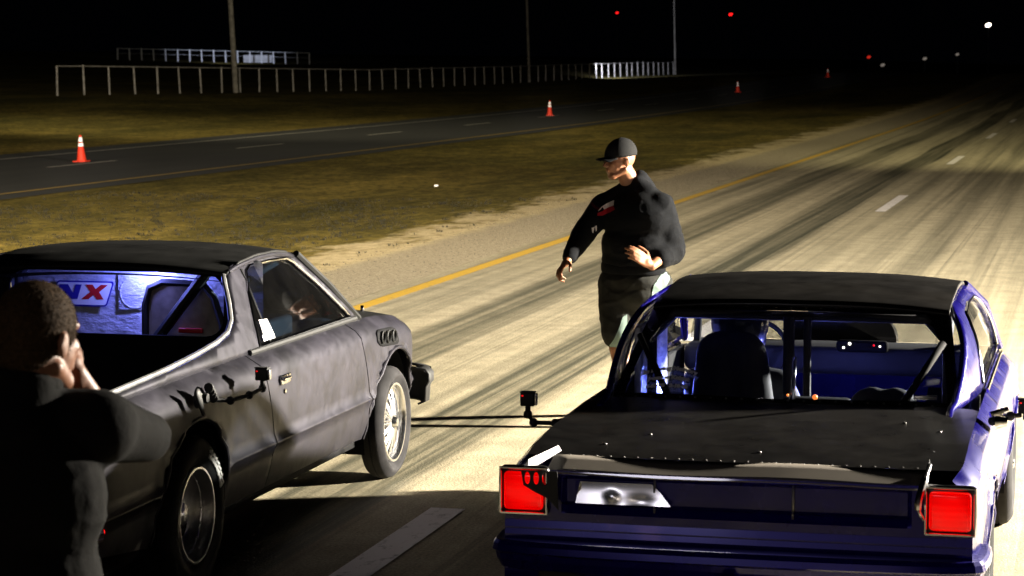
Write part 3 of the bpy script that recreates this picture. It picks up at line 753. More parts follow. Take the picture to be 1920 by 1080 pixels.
    # bed
    m = MB(); m.box((0, 1.3, 0.53), (1.66, 2.5, 0.03)); m.build('bed_floor', 'interior_black', R_)
    for s in (1, -1): MB().box((s * 0.79, 1.3, 0.75), (0.03, 2.5, 0.44)).build('bed_wall', 'interior_black', R_)
    MB().box((0, 0.05, 0.72), (1.70, 0.07, 0.50), bev=0.02).build('tailgate', 'primer_grey', R_)
    MB().tube([(-0.93, 0.1, 0.5), (-0.9, -0.06, 0.5), (-0.5, -0.12, 0.5), (0.5, -0.12, 0.5), (0.9, -0.06, 0.5), (0.93, 0.1, 0.5)], 0.055, 12).build('rear_bumper', 'chrome', R_)
    for s in (1, -1):
        MB().box((s * 0.80, 0.0, 0.60), (0.22, 0.03, 0.09), bev=0.01).build('tail_light', 'lens_red', R_)
    MB().ellipsoid((XS(0.22, .47) + 0.002, 0.22, 0.469), (0.012, 0.055, 0.022)).build('side_marker', 'marker_red', R_)
    # hood, windshield, front
    def hood(u, Y):
        x = XS(Y, zt(Y)) - 0.0; return (u * x, Y, zt(Y) + 0.045 * (1 - abs(u) ** 3) * (1 if Y < 4.8 else (5.1 - Y) / 0.3))
    grid('hood', lin(-1, 1, 25), lin(3.90, 5.08, 18), hood, 'primer_dark', R_)
    ws = grid('windshield', lin(-1, 1, 15), lin(0, 1, 6), lambda u, t: (u * (0.80 - 0.155 * t), 3.98 - 0.50 * t + 0.06 * (1 - u * u), 0.972 + 0.40 * t), 'door_glass', R_)
    for s in (1, -1):
        MB().tube([(s * 0.835, 3.99, 0.965), (s * 0.755, 3.70, 1.18), (s * 0.665, 3.42, 1.37)], 0.022, 8).build('windshield_pillar', 'primer_dark', R_)
    panel('front_fascia', [(-0.80, 0.36), (0.80, 0.36), (0.80, 0.80), (-0.80, 0.80)], [], 0.1, lambda x, z: (x, 5.08, z), 'primer_grey', R_)
    m = MB()
    for k in range(9): m.box((0, 5.10, 0.60 + k * 0.02), (0.9, 0.03, 0.008))
    m.build('grille', 'black_plastic', R_)
    for s in (1, -1):
        for k in (0, 1): MB().box((s * (0.56 + k * 0.16), 5.10, 0.68), (0.14, 0.04, 0.10), bev=0.01).build('headlight', 'polished', R_)
    m = MB()
    pts = [(-0.90, 4.98), (-0.88, 5.12), (-0.7, 5.24), (0, 5.28), (0.7, 5.24), (0.88, 5.12), (0.90, 4.98)]
    vs = []; prof = [(0.0, 0.34), (0.045, 0.36), (0.05, 0.45), (0.07, 0.48), (0.07, 0.53), (0.045, 0.56), (-0.02, 0.565)]
    cp = cat_rom([(x, y, 0) for x, y in pts], 5); n = len(prof)
    for i, p in enumerate(cp):
        t = (cp[min(i + 1, len(cp) - 1)] - cp[max(i - 1, 0)]).normalized(); nn = Vector((-t.y, t.x, 0)); nn = nn if nn.dot(Vector((p.x, p.y - 3.5, 0))) > 0 else -nn
        vs += [p + nn * d + Vector((0, 0, z)) for d, z in prof]
    fs = [(i * n + k, i * n + k + 1, (i + 1) * n + k + 1, (i + 1) * n + k) for i in range(len(cp) - 1) for k in range(n - 1)]
    b = mesh('front_bumper', vs, fs, 'black_plastic', R_, clean=True); solid(b, 0.012)
    MB().tube([p + Vector((0, 0, 0.545)) + (Vector((p.x * 0.04, 0.045, 0))) for p in cp], 0.012, 8).build('bumper_strip', 'chrome', R_)
    MB().box((0, 2.6, 0.27), (1.66, 4.6, 0.05)).build('underbody', 'interior_black', R_)
    MB().tube([(0.76, 3.98, 0.98), (0.78, 3.98, 1.02)], 0.012, 8).build('hood_pin', 'chrome', R_)
    MB().tube([(0.70, 4.50, 0.95), (0.70, 4.50, 0.985)], 0.010, 8).build('hood_pin', 'chrome', R_)
    # wheels
    wheel(R_, (0.93 - 0.065, 4.38, 0.325), 1, 0.325, 0.232, 0.13, 'spoke', 'polished')
    wheel(R_, (-0.865, 4.38, 0.325), -1, 0.325, 0.232, 0.13, 'spoke', 'polished')
    wr = wheel(R_, (0.93 - 0.16, 1.25, 0.36), 1, 0.36, 0.222, 0.32, 'dish', 'rim_metal')
    wheel(R_, (-0.77, 1.25, 0.36), -1, 0.36, 0.222, 0.32, 'dish', 'rim_metal')
    # raised white letters of the rear tyre, worn past reading
    m = MB(); random.seed(3)
    for a in (0.30, 0.42, 0.54, 0.66, 0.78, 0.90, 1.02):
        ang = a + 0.08; rad = 0.287
        for (dr, da, lr, la) in ((0.0, -0.035, 0.05, 0.012), (0.012, 0.0, 0.014, 0.03), (-0.012, 0.02, 0.02, 0.02)):
            c = Vector((0.948, 1.25 + (rad + dr) * math.cos(ang + da), 0.36 + (rad + dr) * math.sin(ang + da)))
            m.box(c, (0.006, lr, la), Matrix.Rotation(ang + da, 3, 'X'), 0.002)
    m.build('tyre_lettering', 'white_paint', wr)
    # interior
    MB().box((0, 3.0, 0.42), (1.6, 1.9, 0.04)).build('cabin_floor', 'interior_black', R_)
    for s in (1, -1): MB().box((s * 0.80, 3.1, 0.72), (0.03, 1.6, 0.5)).build('door_lining', 'interior_dark', R_)
    pn = panel('foil_bulkhead', rrect(-0.70, 0.70, 0.6, 1.385, 0.03), [], 0.02, lambda x, z: (x, 2.80 - 0.012 * math.sin(x * 9) * math.sin(z * 7), z), 'foil_panel', R_)
    rg = MB().lathe([(0.078, 0.0), (0.078, 0.006), (0.083, 0.006), (0.083, 0)], 40, Matrix.Translation((0.0 , 2.79, 1.205)) @ Matrix.Rotation(PI / 2, 4, 'X')); rg.build('vent_disc', 'foil_panel', pn)
    MB().box((0.0, 2.793, 1.205), (0.185, 0.008, 0.185), bev=0.003).build('vent_plate', 'foil_panel', pn)
    # sticker: white slanted plate with blue edge, blue N and red X
    sx0, sx1, sz0, sz1 = -0.445, -0.14, 1.135, 1.252
    sh = lambda x, z: x + (z - sz0) * 0.34 - 0.02
    def sk(name, poly, mat, d): return panel(name, poly, [], 0.5, lambda x, z: (sh(x, z), 2.782 - d, z), mat, pn, False)
    sk('sticker_border', rrect(sx0 - 0.008, sx1 + 0.008, sz0 - 0.008, sz1 + 0.008, 0.015), 'sticker_blue', 0.0)
    sk('sticker', rrect(sx0, sx1, sz0, sz1, 0.012), 'sticker_white', 0.002)
    def glyph(name, polys, x0, z0, wd, h, mat):
        for i, p in enumerate(polys): sk(name, [(x0 + a * wd, z0 + b * h) for a, b in p], mat, 0.004 + 0.0004 * i)
    glyph('letter', [[(0, 0), (0.28, 0), (0.28, 0.58), (0.62, 0), (1.0, 0), (1.0, 1), (0.72, 1), (0.72, 0.42), (0.38, 1), (0, 1)]], -0.432, 1.165, 0.125, 0.076, 'sticker_blue')
    glyph('letter', [[(0, 0), (0.32, 0), (0.5, 0.30), (0.68, 0), (1.0, 0), (0.70, 0.5), (1.0, 1), (0.68, 1), (0.5, 0.70), (0.32, 1), (0, 1), (0.30, 0.5)]], -0.285, 1.165, 0.125, 0.076, 'sticker_red')
    # seat, cage, dash, wheel
    m = MB()
    so = [(0.10, 0.62), (0.56, 0.62), (0.52, 1.06), (0.475, 1.20), (0.42, 1.262), (0.20, 1.272), (0.125, 1.24), (0.10, 1.15)]
    st = panel('seat', so, [], 0.05, lambda x, z: (x, 2.70 - 0.03 * math.cos((x - 0.32) * 5), z), 'seat_fabric', R_); solid(st, 0.04, 1)
    MB().tube([(a, 2.685, b) for a, b in dens(so + [so[0]], 0.05, False)], 0.02, 8).build('seat_piping', 'interior_dark', st)
    MB().box((0.36, 2.655, 1.03), (0.13, 0.02, 0.025), bev=0.005).build('seat_label', 'sticker_red', st)
    MB().box((0.33, 2.98, 0.62), (0.46, 0.5, 0.14), bev=0.05).build('seat_cushion', 'interior_black', st)
    MB().tube([(0.49, 2.625, 1.37), (0.2, 2.615, 1.0), (-0.05, 2.62, 0.65)], 0.030, 10).build('cage_diagonal', 'black_plastic', R_)
    m = MB(); m.tube([(0.62, 2.72, 0.5), (0.62, 2.72, 1.28), (0.55, 2.72, 1.36), (-0.55, 2.72, 1.36), (-0.62, 2.72, 1.28), (-0.62, 2.72, 0.5)], 0.022, 10)
    for s in (1, -1): m.tube([(s * 0.62, 2.74, 1.28), (s * 0.60, 3.35, 1.34), (s * 0.70, 3.80, 1.0), (s * 0.70, 3.85, 0.5)], 0.02, 10); m.tube([(s * .68, 2.74, 0.95), (s * .70, 3.8, 0.62)], 0.02, 10)
    m.build('roll_cage', 'interior_dark', R_)
    MB().box((0, 3.82, 0.93), (1.5, 0.3, 0.12), bev=0.04).build('dashboard', 'interior_dark', R_)
    MB().lathe([(0.17 + 0.014 * math.cos(a), 0.014 * math.sin(a)) for a in lin(0, 2 * PI, 9)[:-1]], 32, Matrix.Translation((-0.36, 3.6, 0.97)) @ Matrix.Rotation(1.2, 4, 'X'), True).build('steering_wheel', 'black_plastic', R_)
    MB().box((0.70, 2.95, 0.93), (0.05, 0.5, 0.28), bev=0.03).build('seat_bolster', 'interior_dark', R_)
    MB().tube([(0.60, 2.75, 1.30), (0.52, 2.95, 1.05), (0.5, 3.1, 0.8)], 0.018, 6).build('harness_strap', 'bare_aluminium', R_)
    tag(R_, 'primer grey coupe pickup with skinny front wheels and blue lit cab, lined up at left', 'car')
    return R_
GC = grey_car()
lamp('cab_lamp', 'POINT', (-4.75, 11.46, 1.34), None, 15.0, (0.20, 0.23, 1.0), 0.03).parent = None
lamp('cab_lamp_front', 'POINT', (-4.6, 12.0, 1.30), None, 3.0, (0.2, 0.28, 1.0), 0.03)

# ------------------------------------------------------------------ blue saloon
def blue_car():
    R_ = empty('blue_coupe', (-1.29, 8.76, 0)); W = 0.90
    ZT = [(0, 0.880), (0.25, 0.91), (0.56, 0.935), (1.2, 0.95), (3.3, 0.945), (3.7, 0.915), (4.2, 0.85), (4.5, 0.80), (4.6, 0.76)]
    zt = lambda Y: interp(ZT, Y)
    def XS(Y, z):
        t = zt(Y); x = 0.90
        if z < 0.66: x = 0.90 - 0.05 * ((0.66 - z) / 0.36) ** 1.5
        else:
            u = (z - 0.66) / (t - 0.66); x = 0.90 - 0.012 * u
            k = (z - (t - 0.09)) / 0.09
            if k > 0: x -= 0.06 * min(1.05, k) ** 2
        if Y > 4.2: x -= 0.10 * ((Y - 4.2) / 0.42) ** 2
        if Y < 0.3: x -= 0.03 * ((0.3 - Y) / 0.3) ** 2
        for yh, zh, Ra in ((1.1, 0.34, 0.38), (3.85, 0.33, 0.36)):
            d = math.hypot(Y - yh, z - zh) - Ra
            if 0 <= d < 0.06: x += 0.012 * (1 - d / 0.06)
        return x
    rk = 0.26
    aR = arc_outline(1.1, 0.34, 0.38, rk); aF = arc_outline(3.85, 0.33, 0.36, rk)
    top = lambda a, b: [(y, zt(y)) for y in lin(a, b, max(2, int(abs(b - a) / 0.08)))]
    for s in (1, -1):
        f = lambda Y, z, s=s: (s * XS(Y, z), Y, z); ex = (0.655, 0.665)
        panel('rear_fender', [(0.0, 0.5), (0.05, 0.45), (0.3, 0.36), (aR[0][0] - 0.02, rk + 0.02)] + aR + [(1.95, rk), (1.93, zt(1.9))] + top(1.93, 0.0), [], 0.05, f, 'deep_blue', R_, extra=ex)
        d = panel('door', [(1.962, rk), (3.2, rk), (3.2, zt(3.2))] + top(3.2, 1.942)[1:], [], 0.05, f, 'deep_blue', R_, extra=ex)
        m = MB(); m.box((s * 0.905, 2.15, 0.83), (0.014, 0.14, 0.03), bev=0.006); m.build('door_handle', 'chrome', d)
        panel('front_fender', [(3.212, rk)] + aF + [(4.5, 0.34), (4.58, 0.5), (4.6, 0.82)] + top(4.6, 3.212), [], 0.05, f, 'deep_blue', R_, extra=ex)
        MB().tube([(s * (XS(y, zt(y)) + 0.002), y, zt(y) + 0.004) for y in lin(1.95, 3.6, 14)], 0.012, 8).build('belt_moulding', 'chrome', R_)
        for arc_ in (aR, aF):
            MB().tube([(s * (XS(y, z) - 0.004), y, z) for y, z in arc_], 0.009, 8).build('arch_lip', 'deep_blue', R_)
        for yh, zh, Ra in ((1.1, 0.34, 0.39), (3.85, 0.33, 0.37)):
            prof = [(yh + Ra * math.cos(a), zh + Ra * math.sin(a)) for a in lin(-0.3, PI + 0.3, 20)]; n = len(prof)
            vs = [(s * x, y, z) for x in (0.86, 0.45) for y, z in prof]
            mesh('wheel_well', vs, [(i, i + 1, n + i + 1, n + i) for i in range(n - 1)] + [tuple(range(n, 2 * n))], 'interior_black', R_)
        wheel(R_, (s * 0.74, 1.1, 0.35), s, 0.35, 0.20, 0.28, 'dish', 'rim_metal')
        wheel(R_, (s * 0.81, 3.85, 0.32), s, 0.32, 0.20, 0.14, 'spoke', 'polished')
    def XG(z, Y=2.5):
        t = max(0, (z - 0.94) / 0.385); return 0.815 - 0.055 * t - 0.105 * t ** 4 - 0.085 * min(1, max(0, (2.0 - Y) / 0.75)) ** 1.3
    outer = [(1.10, 0.945), (2.0, 0.95), (3.68, 0.95), (3.50, 1.07), (3.28, 1.22), (3.15, 1.295), (3.05, 1.322), (2.9, 1.33), (2.25, 1.33), (2.05, 1.31), (1.92, 1.275), (1.76, 1.185), (1.55, 1.075), (1.34, 0.985)]
    hole = [(1.98, 0.985), (2.03, 1.10), (2.14, 1.22), (2.24, 1.262), (2.6, 1.275), (2.98, 1.27), (3.10, 1.24), (3.32, 1.09), (3.47, 0.985)]
    for s in (1, -1):
        p = panel('side_pillar', outer, [hole], 0.04, lambda Y, z, s=s: (s * XG(z, Y), Y, z), 'deep_blue', R_); solid(p, 0.025 * s)
        gl = panel('side_window', hole, [], 0.15, lambda Y, z, s=s: (s * (XG(z) - 0.012), Y, z), 'window_glass', R_, False)
        MB().tube([(s * (XG(z) + 0.002), Y, z) for Y, z in dens(hole + [hole[0]], 0.05, False)], 0.009, 6).build('window_trim', 'chrome', gl)
    ZC = [(1.94, 1.305), (2.05, 1.328), (2.3, 1.352), (2.6, 1.368), (2.9, 1.362), (3.05, 1.345), (3.16, 1.31)]
    us = [math.sin(t) for t in lin(-PI / 2, PI / 2, 25)]
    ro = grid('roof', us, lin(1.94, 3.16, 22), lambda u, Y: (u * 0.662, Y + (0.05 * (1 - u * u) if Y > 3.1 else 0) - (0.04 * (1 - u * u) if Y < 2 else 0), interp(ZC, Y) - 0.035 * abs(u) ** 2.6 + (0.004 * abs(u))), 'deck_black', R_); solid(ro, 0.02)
    # rear window surround and window
    def BL(x, t):
        hw = 0.74 - 0.08 * t; q = x / hw
        return (x, 1.30 + 0.64 * t + 0.07 * q * q, 0.958 + 0.352 * t + 0.012 * math.sin(PI * t) - 0.02 * q ** 4)
    hb = [(-0.69, 0.06), (0, 0.035), (0.69, 0.06), (0.69, 0.14), (0.655, 0.55), (0.60, 0.80), (0.55, 0.885), (0.45, 0.925), (0, 0.94), (-0.45, 0.925), (-0.55, 0.885), (-0.60, 0.80), (-0.655, 0.55), (-0.69, 0.14)]
    so = [(-0.745, 0), (0.745, 0), (0.665, 1), (-0.665, 1)]
    panel('rear_window_surround', so, [hb], 0.06, BL, 'deck_black', R_, sx=0.05)
    rw = panel('rear_window', hb, [], 0.08, lambda x, t: tuple(Vector(BL(x, t)) - Vector((0, -0.004, 0.008))), 'window_glass', R_)
    for k in range(22):
        x = -0.70 + 1.4 * k / 21
        for t in (0.018, 0.965): 
            if abs(x) < 0.6 or t < 0.5: MB().ellipsoid(Vector(BL(x, t)) + Vector((0, -0.002, 0.004)), (0.006, 0.006, 0.005), nu=8, nv=5).build('rivet', 'dull_metal', rw)
    # memorial lettering on the glass
    def line(txt, cx, t0, size, sag, bold=0.0):
        def f(a, b):
            x = cx + a; t = t0 + b * 1.55 - sag * (a / 0.12) ** 2 * 0.05
            p = Vector(BL(x, t)) + Vector((0, -0.004, 0.002)); return p
        text_mesh(txt, size, f, 'lettering', 'sticker_white', rw, bold + 0.0018)
    line('In Loving Memory', -0.505, 0.270, 0.033, 0.9, 0.0006)
    line('Jasmine Knight', -0.505, 0.186, 0.031, 0.7, 0.0006)
    line('5-07-85   2-18-08', -0.505, 0.112, 0.026, 0.5, 0.0006)
    # deck lid
    def deck(u, Y):
        e = abs(u) ** 6; hwY = (XS(Y, zt(Y)) if Y < 1.35 else 0.8)
        zc = 0.893 + (0.958 - 0.893) * min(1, (Y - 0.12) / 1.2) ** 0.8
        return (u * hwY, Y, zc * (1 - e) + zt(Y) * e)
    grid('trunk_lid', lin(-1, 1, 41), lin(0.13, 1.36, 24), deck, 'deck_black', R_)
    for k in range(26):
        x = -0.66 + 1.32 * k / 25; MB().ellipsoid((x, 0.15, 0.896), (0.006, 0.006, 0.003), nu=8, nv=5).build('rivet', 'dull_metal', R_)
    for (x, Y) in ((-0.56, 0.34), (-0.42, 0.55), (0.70, 0.42), (0.70, 0.8), (0.55, 0.95), (0.05, 0.30)): MB().ellipsoid((x, Y, interp([(0.1, .895), (1.3, .96)], Y) + 0.004), (0.009, 0.009, 0.004), nu=10, nv=6).build('fastener', 'dull_metal', R_)
    # rear spoiler sheet, with end plates
    sp = grid('rear_spoiler', lin(-0.715, 0.70, 24), lin(0, 1, 5), lambda x, t: (x, 0.14 - 0.17 * t, 0.8935 - 0.042 * t + 0.004 * math.sin(x * 7)), 'spoiler_metal', R_); solid(sp, 0.004)
    ep = MB(); ep.add([(-0.80, -0.03, 0.872), (-0.79, 0.0, 0.895), (-0.712, 0.17, 0.925), (-0.700, 0.17, 0.905), (-0.785, -0.03, 0.855), (-0.81, -0.03, 0.855)], [(0, 1, 2, 3, 4), (0, 4, 5)])
    o = ep.build('end_plate', 'polished', R_, False, None); solid(o, 0.012, 0)
    o = panel('end_plate', [(0.12, 0.94), (0.0, 0.915), (-0.05, 0.85), (-0.07, 0.80), (-0.03, 0.745), (0.02, 0.76), (0.06, 0.85), (0.14, 0.90)], [], 0.05, lambda Y, z: (0.705, Y, z), 'polished', R_, False); solid(o, 0.006, 0)
    MB().tube(cat_rom([(0.712, 0.06, 0.925), (0.705, -0.03, 0.90), (0.688, -0.085, 0.84), (0.682, -0.095, 0.79), (0.70, -0.06, 0.745)], 5), [0.008] * 6 + [0.014] * 10 + [0.008] * 5, 8).build('end_plate_lip', 'polished', o)
    # three-hole bracket over the left lamp
    hs = []
    for k in range(3):
        cx = -0.775 + k * 0.034; hs.append([(cx + 0.011 * math.cos(a), 0.838 + 0.024 * math.sin(a)) for a in lin(0, 2 * PI, 15)[:-1]])
    o = panel('spoiler_bracket', [(-0.80, 0.868), (-0.66, 0.868), (-0.655, 0.72), (-0.70, 0.765), (-0.745, 0.785), (-0.79, 0.81)], hs, 0.03, lambda x, z: (x, -0.070, z), 'black_plastic', R_, False); solid(o, 0.003)
    # tail panel with recess and ribs
    def tail(x, z):
        q = abs(x) / 0.9; y = -0.012 - 0.012 * (1 - q * q)
        d = 0
        if abs(x) < 0.655:
            if 0.735 < z < 0.828: d = 0.028
            elif 0.70 < z < 0.735: d = 0.028 * (z - 0.70) / 0.035
            elif z >= 0.828: d = 0.028 * max(0, (0.848 - z) / 0.02)
            d *= min(1, (0.655 - abs(x)) / 0.02)
        for za, zb in ((0.640, 0.668), (0.612, 0.634), (0.846, 0.859)):
            if za < z < zb: d += (z - (za + zb) / 2) * 0.257 - 0.004
        if z < 0.60: d -= 0.012 * abs(math.sin(PI * (0.60 - z) / 0.08)) ** 0.7
        return (x, y + d, z)
    xs = sorted(set([round(v, 4) for v in lin(-0.875, 0.875, 60)] + [-0.655, -0.64, 0.64, 0.655]))
    zs = sorted(set([round(v, 4) for v in lin(0.44, 0.862, 64)] + [0.70, 0.735, 0.828, 0.8455, 0.8465, 0.8585, 0.8595, 0.6395, 0.6405, 0.6675, 0.6685, 0.6115, 0.6125, 0.6335, 0.6345]))
    grid('tail_panel', xs, zs, tail, 'deep_blue', R_, sharp=7)
    for x in (-0.30, 0.22): MB().box((x, -0.006, 0.775), (0.008, 0.012, 0.13)).build('panel_seam', 'dull_metal', R_)
    # lettering block between the seams stays dark: flat trim plate
    # polished sheet added in the left recess, shaped and tilted as a lamp highlight
    def dent(x, z):
        b = 0.007 * math.exp(-(((x + 0.46) / 0.02) ** 2 + ((z - 0.772) / 0.015) ** 2)) - 0.006 * math.exp(-(((x + 0.35) / 0.045) ** 2 + ((z - 0.755) / 0.02) ** 2))
        return (x, -0.013 - 0.004 * (1 - ((x + 0.417) / 0.183) ** 2) - b + 0.0015 * math.sin((x + 0.6) * 9) + (z - 0.78) * 0.25 - max(0, z - 0.785) ** 2 * 2.2, z)
    panel('recess_glint', [(-0.60, 0.742), (-0.235, 0.742), (-0.275, 0.790), (-0.31, 0.822), (-0.585, 0.822)], [], 0.012, dent, 'polished', R_)
    for s in (1, -1):
        cx = s * 0.795; cz = 0.785 if s < 0 else 0.775
        hz = MB().box((cx, -0.018, cz), (0.19, 0.05, 0.185), bev=0.02); h = hz.build('lamp_housing', 'deck_black', R_)
        ln = MB().box((cx, -0.045, cz), (0.152, 0.036, 0.145), bev=0.018).build('tail_light', 'lens_glow', R_)
        tb = [(cx + a * 0.5, -0.05, cz + b * 0.5) for a, b in ((-0.178, -0.172), (0.178, -0.172), (0.178, 0.172), (-0.178, 0.172), (-0.178, -0.172))]
        MB().tube(dens3(tb, 0.04), 0.006, 6).build('lamp_trim', 'chrome', ln)
    # bumper
    pts = [(-0.90, 0.30), (-0.895, 0.05), (-0.84, -0.06), (-0.5, -0.10), (0, -0.11), (0.5, -0.10), (0.84, -0.06), (0.895, 0.05), (0.90, 0.30)]
    prof = [(-0.02, 0.592), (0.02, 0.595), (0.030, 0.582), (0.036, 0.558), (0.024, 0.548), (0.018, 0.525), (0.0, 0.49), (-0.03, 0.48)]
    cp = cat_rom([(x, y, 0) for x, y in pts], 5); n = len(prof); vs = []
    for i, p in enumerate(cp):
        t = (cp[min(i + 1, len(cp) - 1)] - cp[max(i - 1, 0)]).normalized(); nn = Vector((-t.y, t.x, 0)); nn = nn if nn.dot(Vector((p.x, p.y - 1.0, 0))) > 0 else -nn
        vs += [p + nn * d + Vector((0, 0, z)) for d, z in prof]
    b = mesh('rear_bumper', vs, [(i * n + k, i * n + k + 1, (i + 1) * n + k + 1, (i + 1) * n + k) for i in range(len(cp) - 1) for k in range(n - 1)], 'deep_blue', R_, sharp=12); solid(b, 0.01)
    MB().box((0.0, 0.0, 0.44), (1.5, 0.06, 0.16), bev=0.02).build('valance', 'deck_black', R_)
    lp = MB().box((0.0, -0.10, 0.495), (0.33, 0.008, 0.16), Matrix.Rotation(0.1, 3, 'X'), 0.02).build('license_plate', 'plate_paint', R_)
    MB().tube([(0.0, -0.05, 0.46), (0.0, -0.15, 0.50), (0.0, -0.2, 0.35)], 0.03, 10).build('tow_post', 'interior_black', R_)
    MB().box((0.40, -0.06, 0.515), (0.09, 0.02, 0.06), bev=0.01).build('reflector', 'sticker_red', R_)
    # bonnet, scoop, windshield, nose
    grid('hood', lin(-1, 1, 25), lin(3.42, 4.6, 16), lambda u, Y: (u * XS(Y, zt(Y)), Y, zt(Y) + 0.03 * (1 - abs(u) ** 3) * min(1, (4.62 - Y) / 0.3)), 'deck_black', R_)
    m = MB()
    def sc(u, t):
        a = PI * u; wdt = 0.29 - 0.05 * t
        return (-wdt * math.cos(a), 3.75 + 0.75 * t, 0.90 - 0.06 * t + (0.225 - 0.04 * t) * math.sin(a) ** 0.6)
    grid('hood_scoop', lin(0, 1, 21), lin(0, 1, 6), sc, 'deck_black', R_)
    mesh('scoop_back', [sc(u, 0) for u in lin(0, 1, 21)], [tuple(range(21))], 'deck_black', R_, False)
    grid('windshield', lin(-1, 1, 15), lin(0, 1, 6), lambda u, t: (u * (0.78 - 0.14 * t), 3.66 - 0.52 * t + 0.05 * (1 - u * u), 0.955 + 0.37 * t), 'windshield_glass', R_)
    for s in (1, -1): MB().tube([(s * 0.815, 3.68, 0.95), (s * 0.755, 3.32, 1.2), (s * 0.665, 3.13, 1.315)], 0.02, 8).build('windshield_pillar', 'deep_blue', R_)
    panel('front_fascia', [(-0.78, 0.34), (0.78, 0.34), (0.78, 0.84), (-0.78, 0.84)], [], 0.1, lambda x, z: (x, 4.6, z), 'deep_blue', R_)
    for s in (1, -1): MB().lathe([(0, 0.03), (0.06, 0.025), (0.085, 0.0)], 24, Matrix.Translation((s * 0.62, 4.6, 0.68)) @ Matrix.Rotation(-PI / 2, 4, 'X')).build('headlight', 'polished', R_)
    MB().box((0, 4.66, 0.48), (1.6, 0.08, 0.12), bev=0.03).build('front_bumper', 'chrome', R_)
    MB().box((0, 2.3, 0.24), (1.6, 4.4, 0.04)).build('underbody', 'interior_black', R_)
    # interior
    MB().box((0, 2.4, 0.38), (1.6, 2.6, 0.03)).build('cabin_floor', 'interior_black', R_)
    MB().box((0, 1.45, 0.86), (1.5, 0.5, 0.03), Matrix.Rotation(0.06, 3, 'X')).build('parcel_shelf', 'interior_dark', R_)
    for s in (1, -1): MB().box((s * 0.79, 2.6, 0.66), (0.03, 1.7, 0.55)).build('door_lining', 'interior_dark', R_)
    MB().box((0, 3.42, 0.90), (1.5, 0.32, 0.14), bev=0.04).build('dashboard', 'interior_dark', R_)
    m = MB()
    m.tube([(0.66, 1.9, 0.4), (0.66, 1.9, 1.16), (0.56, 1.92, 1.265), (-0.56, 1.92, 1.265), (-0.66, 1.9, 1.16), (-0.66, 1.9, 0.4)], 0.022, 10)
    for s in (1, -1): m.tube([(s * 0.66, 1.9, 1.16), (s * 0.62, 3.0, 1.27), (s * 0.70, 3.4, 0.98), (s * 0.70, 3.45, 0.45)], 0.02, 10)
    m.tube([(-0.04, 1.90, 1.265), (-0.04, 1.90, 0.5)], 0.026, 10); m.tube([(0.045, 1.88, 1.265), (0.045, 1.88, 0.5)], 0.018, 10)
    m.build('roll_cage', 'interior_dark', R_)
    for s in (1, -1): MB().tube([(s * 0.66, 1.6, 1.20), (s * 0.49, 1.42, 0.93)], 0.016, 8).build('cage_brace', 'interior_black', R_)
    MB().tube([(0.005, 1.75, 1.10), (0.005, 1.7, 0.90)], 0.010, 8).build('shift_rod', 'polished', R_)
    MB().box((0.60, 1.42, 0.985), (0.10, 0.02, 0.018), Matrix.Rotation(0.1, 3, 'Z'), 0.004).build('roof_strut', 'polished', R_)
    for s, nm in ((-1, 'seat'), (1, 'seat')):
        sc_ = -0.31 if s < 0 else 0.38; hh = 1.17 if s < 0 else 0.94
        so2 = [(sc_ - 0.22, 0.5), (sc_ + 0.22, 0.5), (sc_ + 0.20, hh - 0.15), (sc_ + 0.12, hh), (sc_ - 0.12, hh), (sc_ - 0.20, hh - 0.15)]
        sm_ = MB(); sm_.capsule((sc_ - 0.07, 2.07, 0.62), (sc_ - 0.05, 1.99, hh - 0.10), 0.15, 0.115, 0.6, (0, 1, 0)); sm_.capsule((sc_ + 0.07, 2.07, 0.62), (sc_ + 0.05, 1.99, hh - 0.10), 0.15, 0.115, 0.6, (0, 1, 0))
        st = sm_.blob(nm, 'interior_dark', R_, 0.012, 4)
        MB().box((s * 0.38, 2.35, 0.52), (0.42, 0.46, 0.14), bev=0.05).build('seat_cushion', 'interior_dark', st)
    m = MB().lathe([(0.165 + 0.013 * math.cos(a), 0.013 * math.sin(a)) for a in lin(0, 2 * PI, 9)[:-1]], 32, Matrix.Translation((-0.36, 3.1, 0.95)) @ Matrix.Rotation(1.2, 4, 'X'), True); m.build('steering_wheel', 'black_plastic', R_)
    for (x, z, mt, r) in ((0.10, 0.995, 'gauge_white', 0.006), (0.07, 0.975, 'gauge_white', 0.005), (0.22, 0.99, 'led_red', 0.004), (0.25, 0.985, 'gauge_white', 0.004)):
        MB().lathe([(0, 0.0), (r, 0.0), (r * 1.4, 0.006)], 14, Matrix.Translation((x, 3.22, z)) @ Matrix.Rotation(PI / 2, 4, 'X')).build('gauge', mt, R_)
    m = MB().box((0.16, 3.25, 0.98), (0.26, 0.05, 0.06), bev=0.02); m.build('gauge_pod', 'interior_black', R_)
    for (x, z, mt, r) in ((0.10, 0.93, 'gauge_amber', 0.012), (-0.02, 0.935, 'gauge_amber', 0.006)):
        MB().ellipsoid((x, 1.72, z), (r, r, r)).build('switch_lamp', mt, R_)
    MB().box((0.10, 1.78, 0.88), (0.3, 0.10, 0.08), bev=0.02).build('switch_box', 'interior_black', R_)
    MB().box((-0.71, 2.15, 1.02), (0.03, 0.7, 0.38), bev=0.01).build('foil_lining', 'foil_panel', R_)
    tag(R_, 'glossy dark blue two door coupe with red tail lights lit, lined up at right', 'car')
    return R_
def dens3(pts, step):
    out = []
    for a, b in zip(pts, pts[1:]):
        a, b = Vector(a), Vector(b); k = max(1, int((b - a).length / step)); out += [a + (b - a) * j / k for j in range(k)]
    out.append(Vector(pts[-1])); return out
BC = blue_car()
lamp('dash_lamp', 'POINT', (-1.98, 11.15, 0.86), None, 24, (0.16, 0.2, 1.0), 0.03)
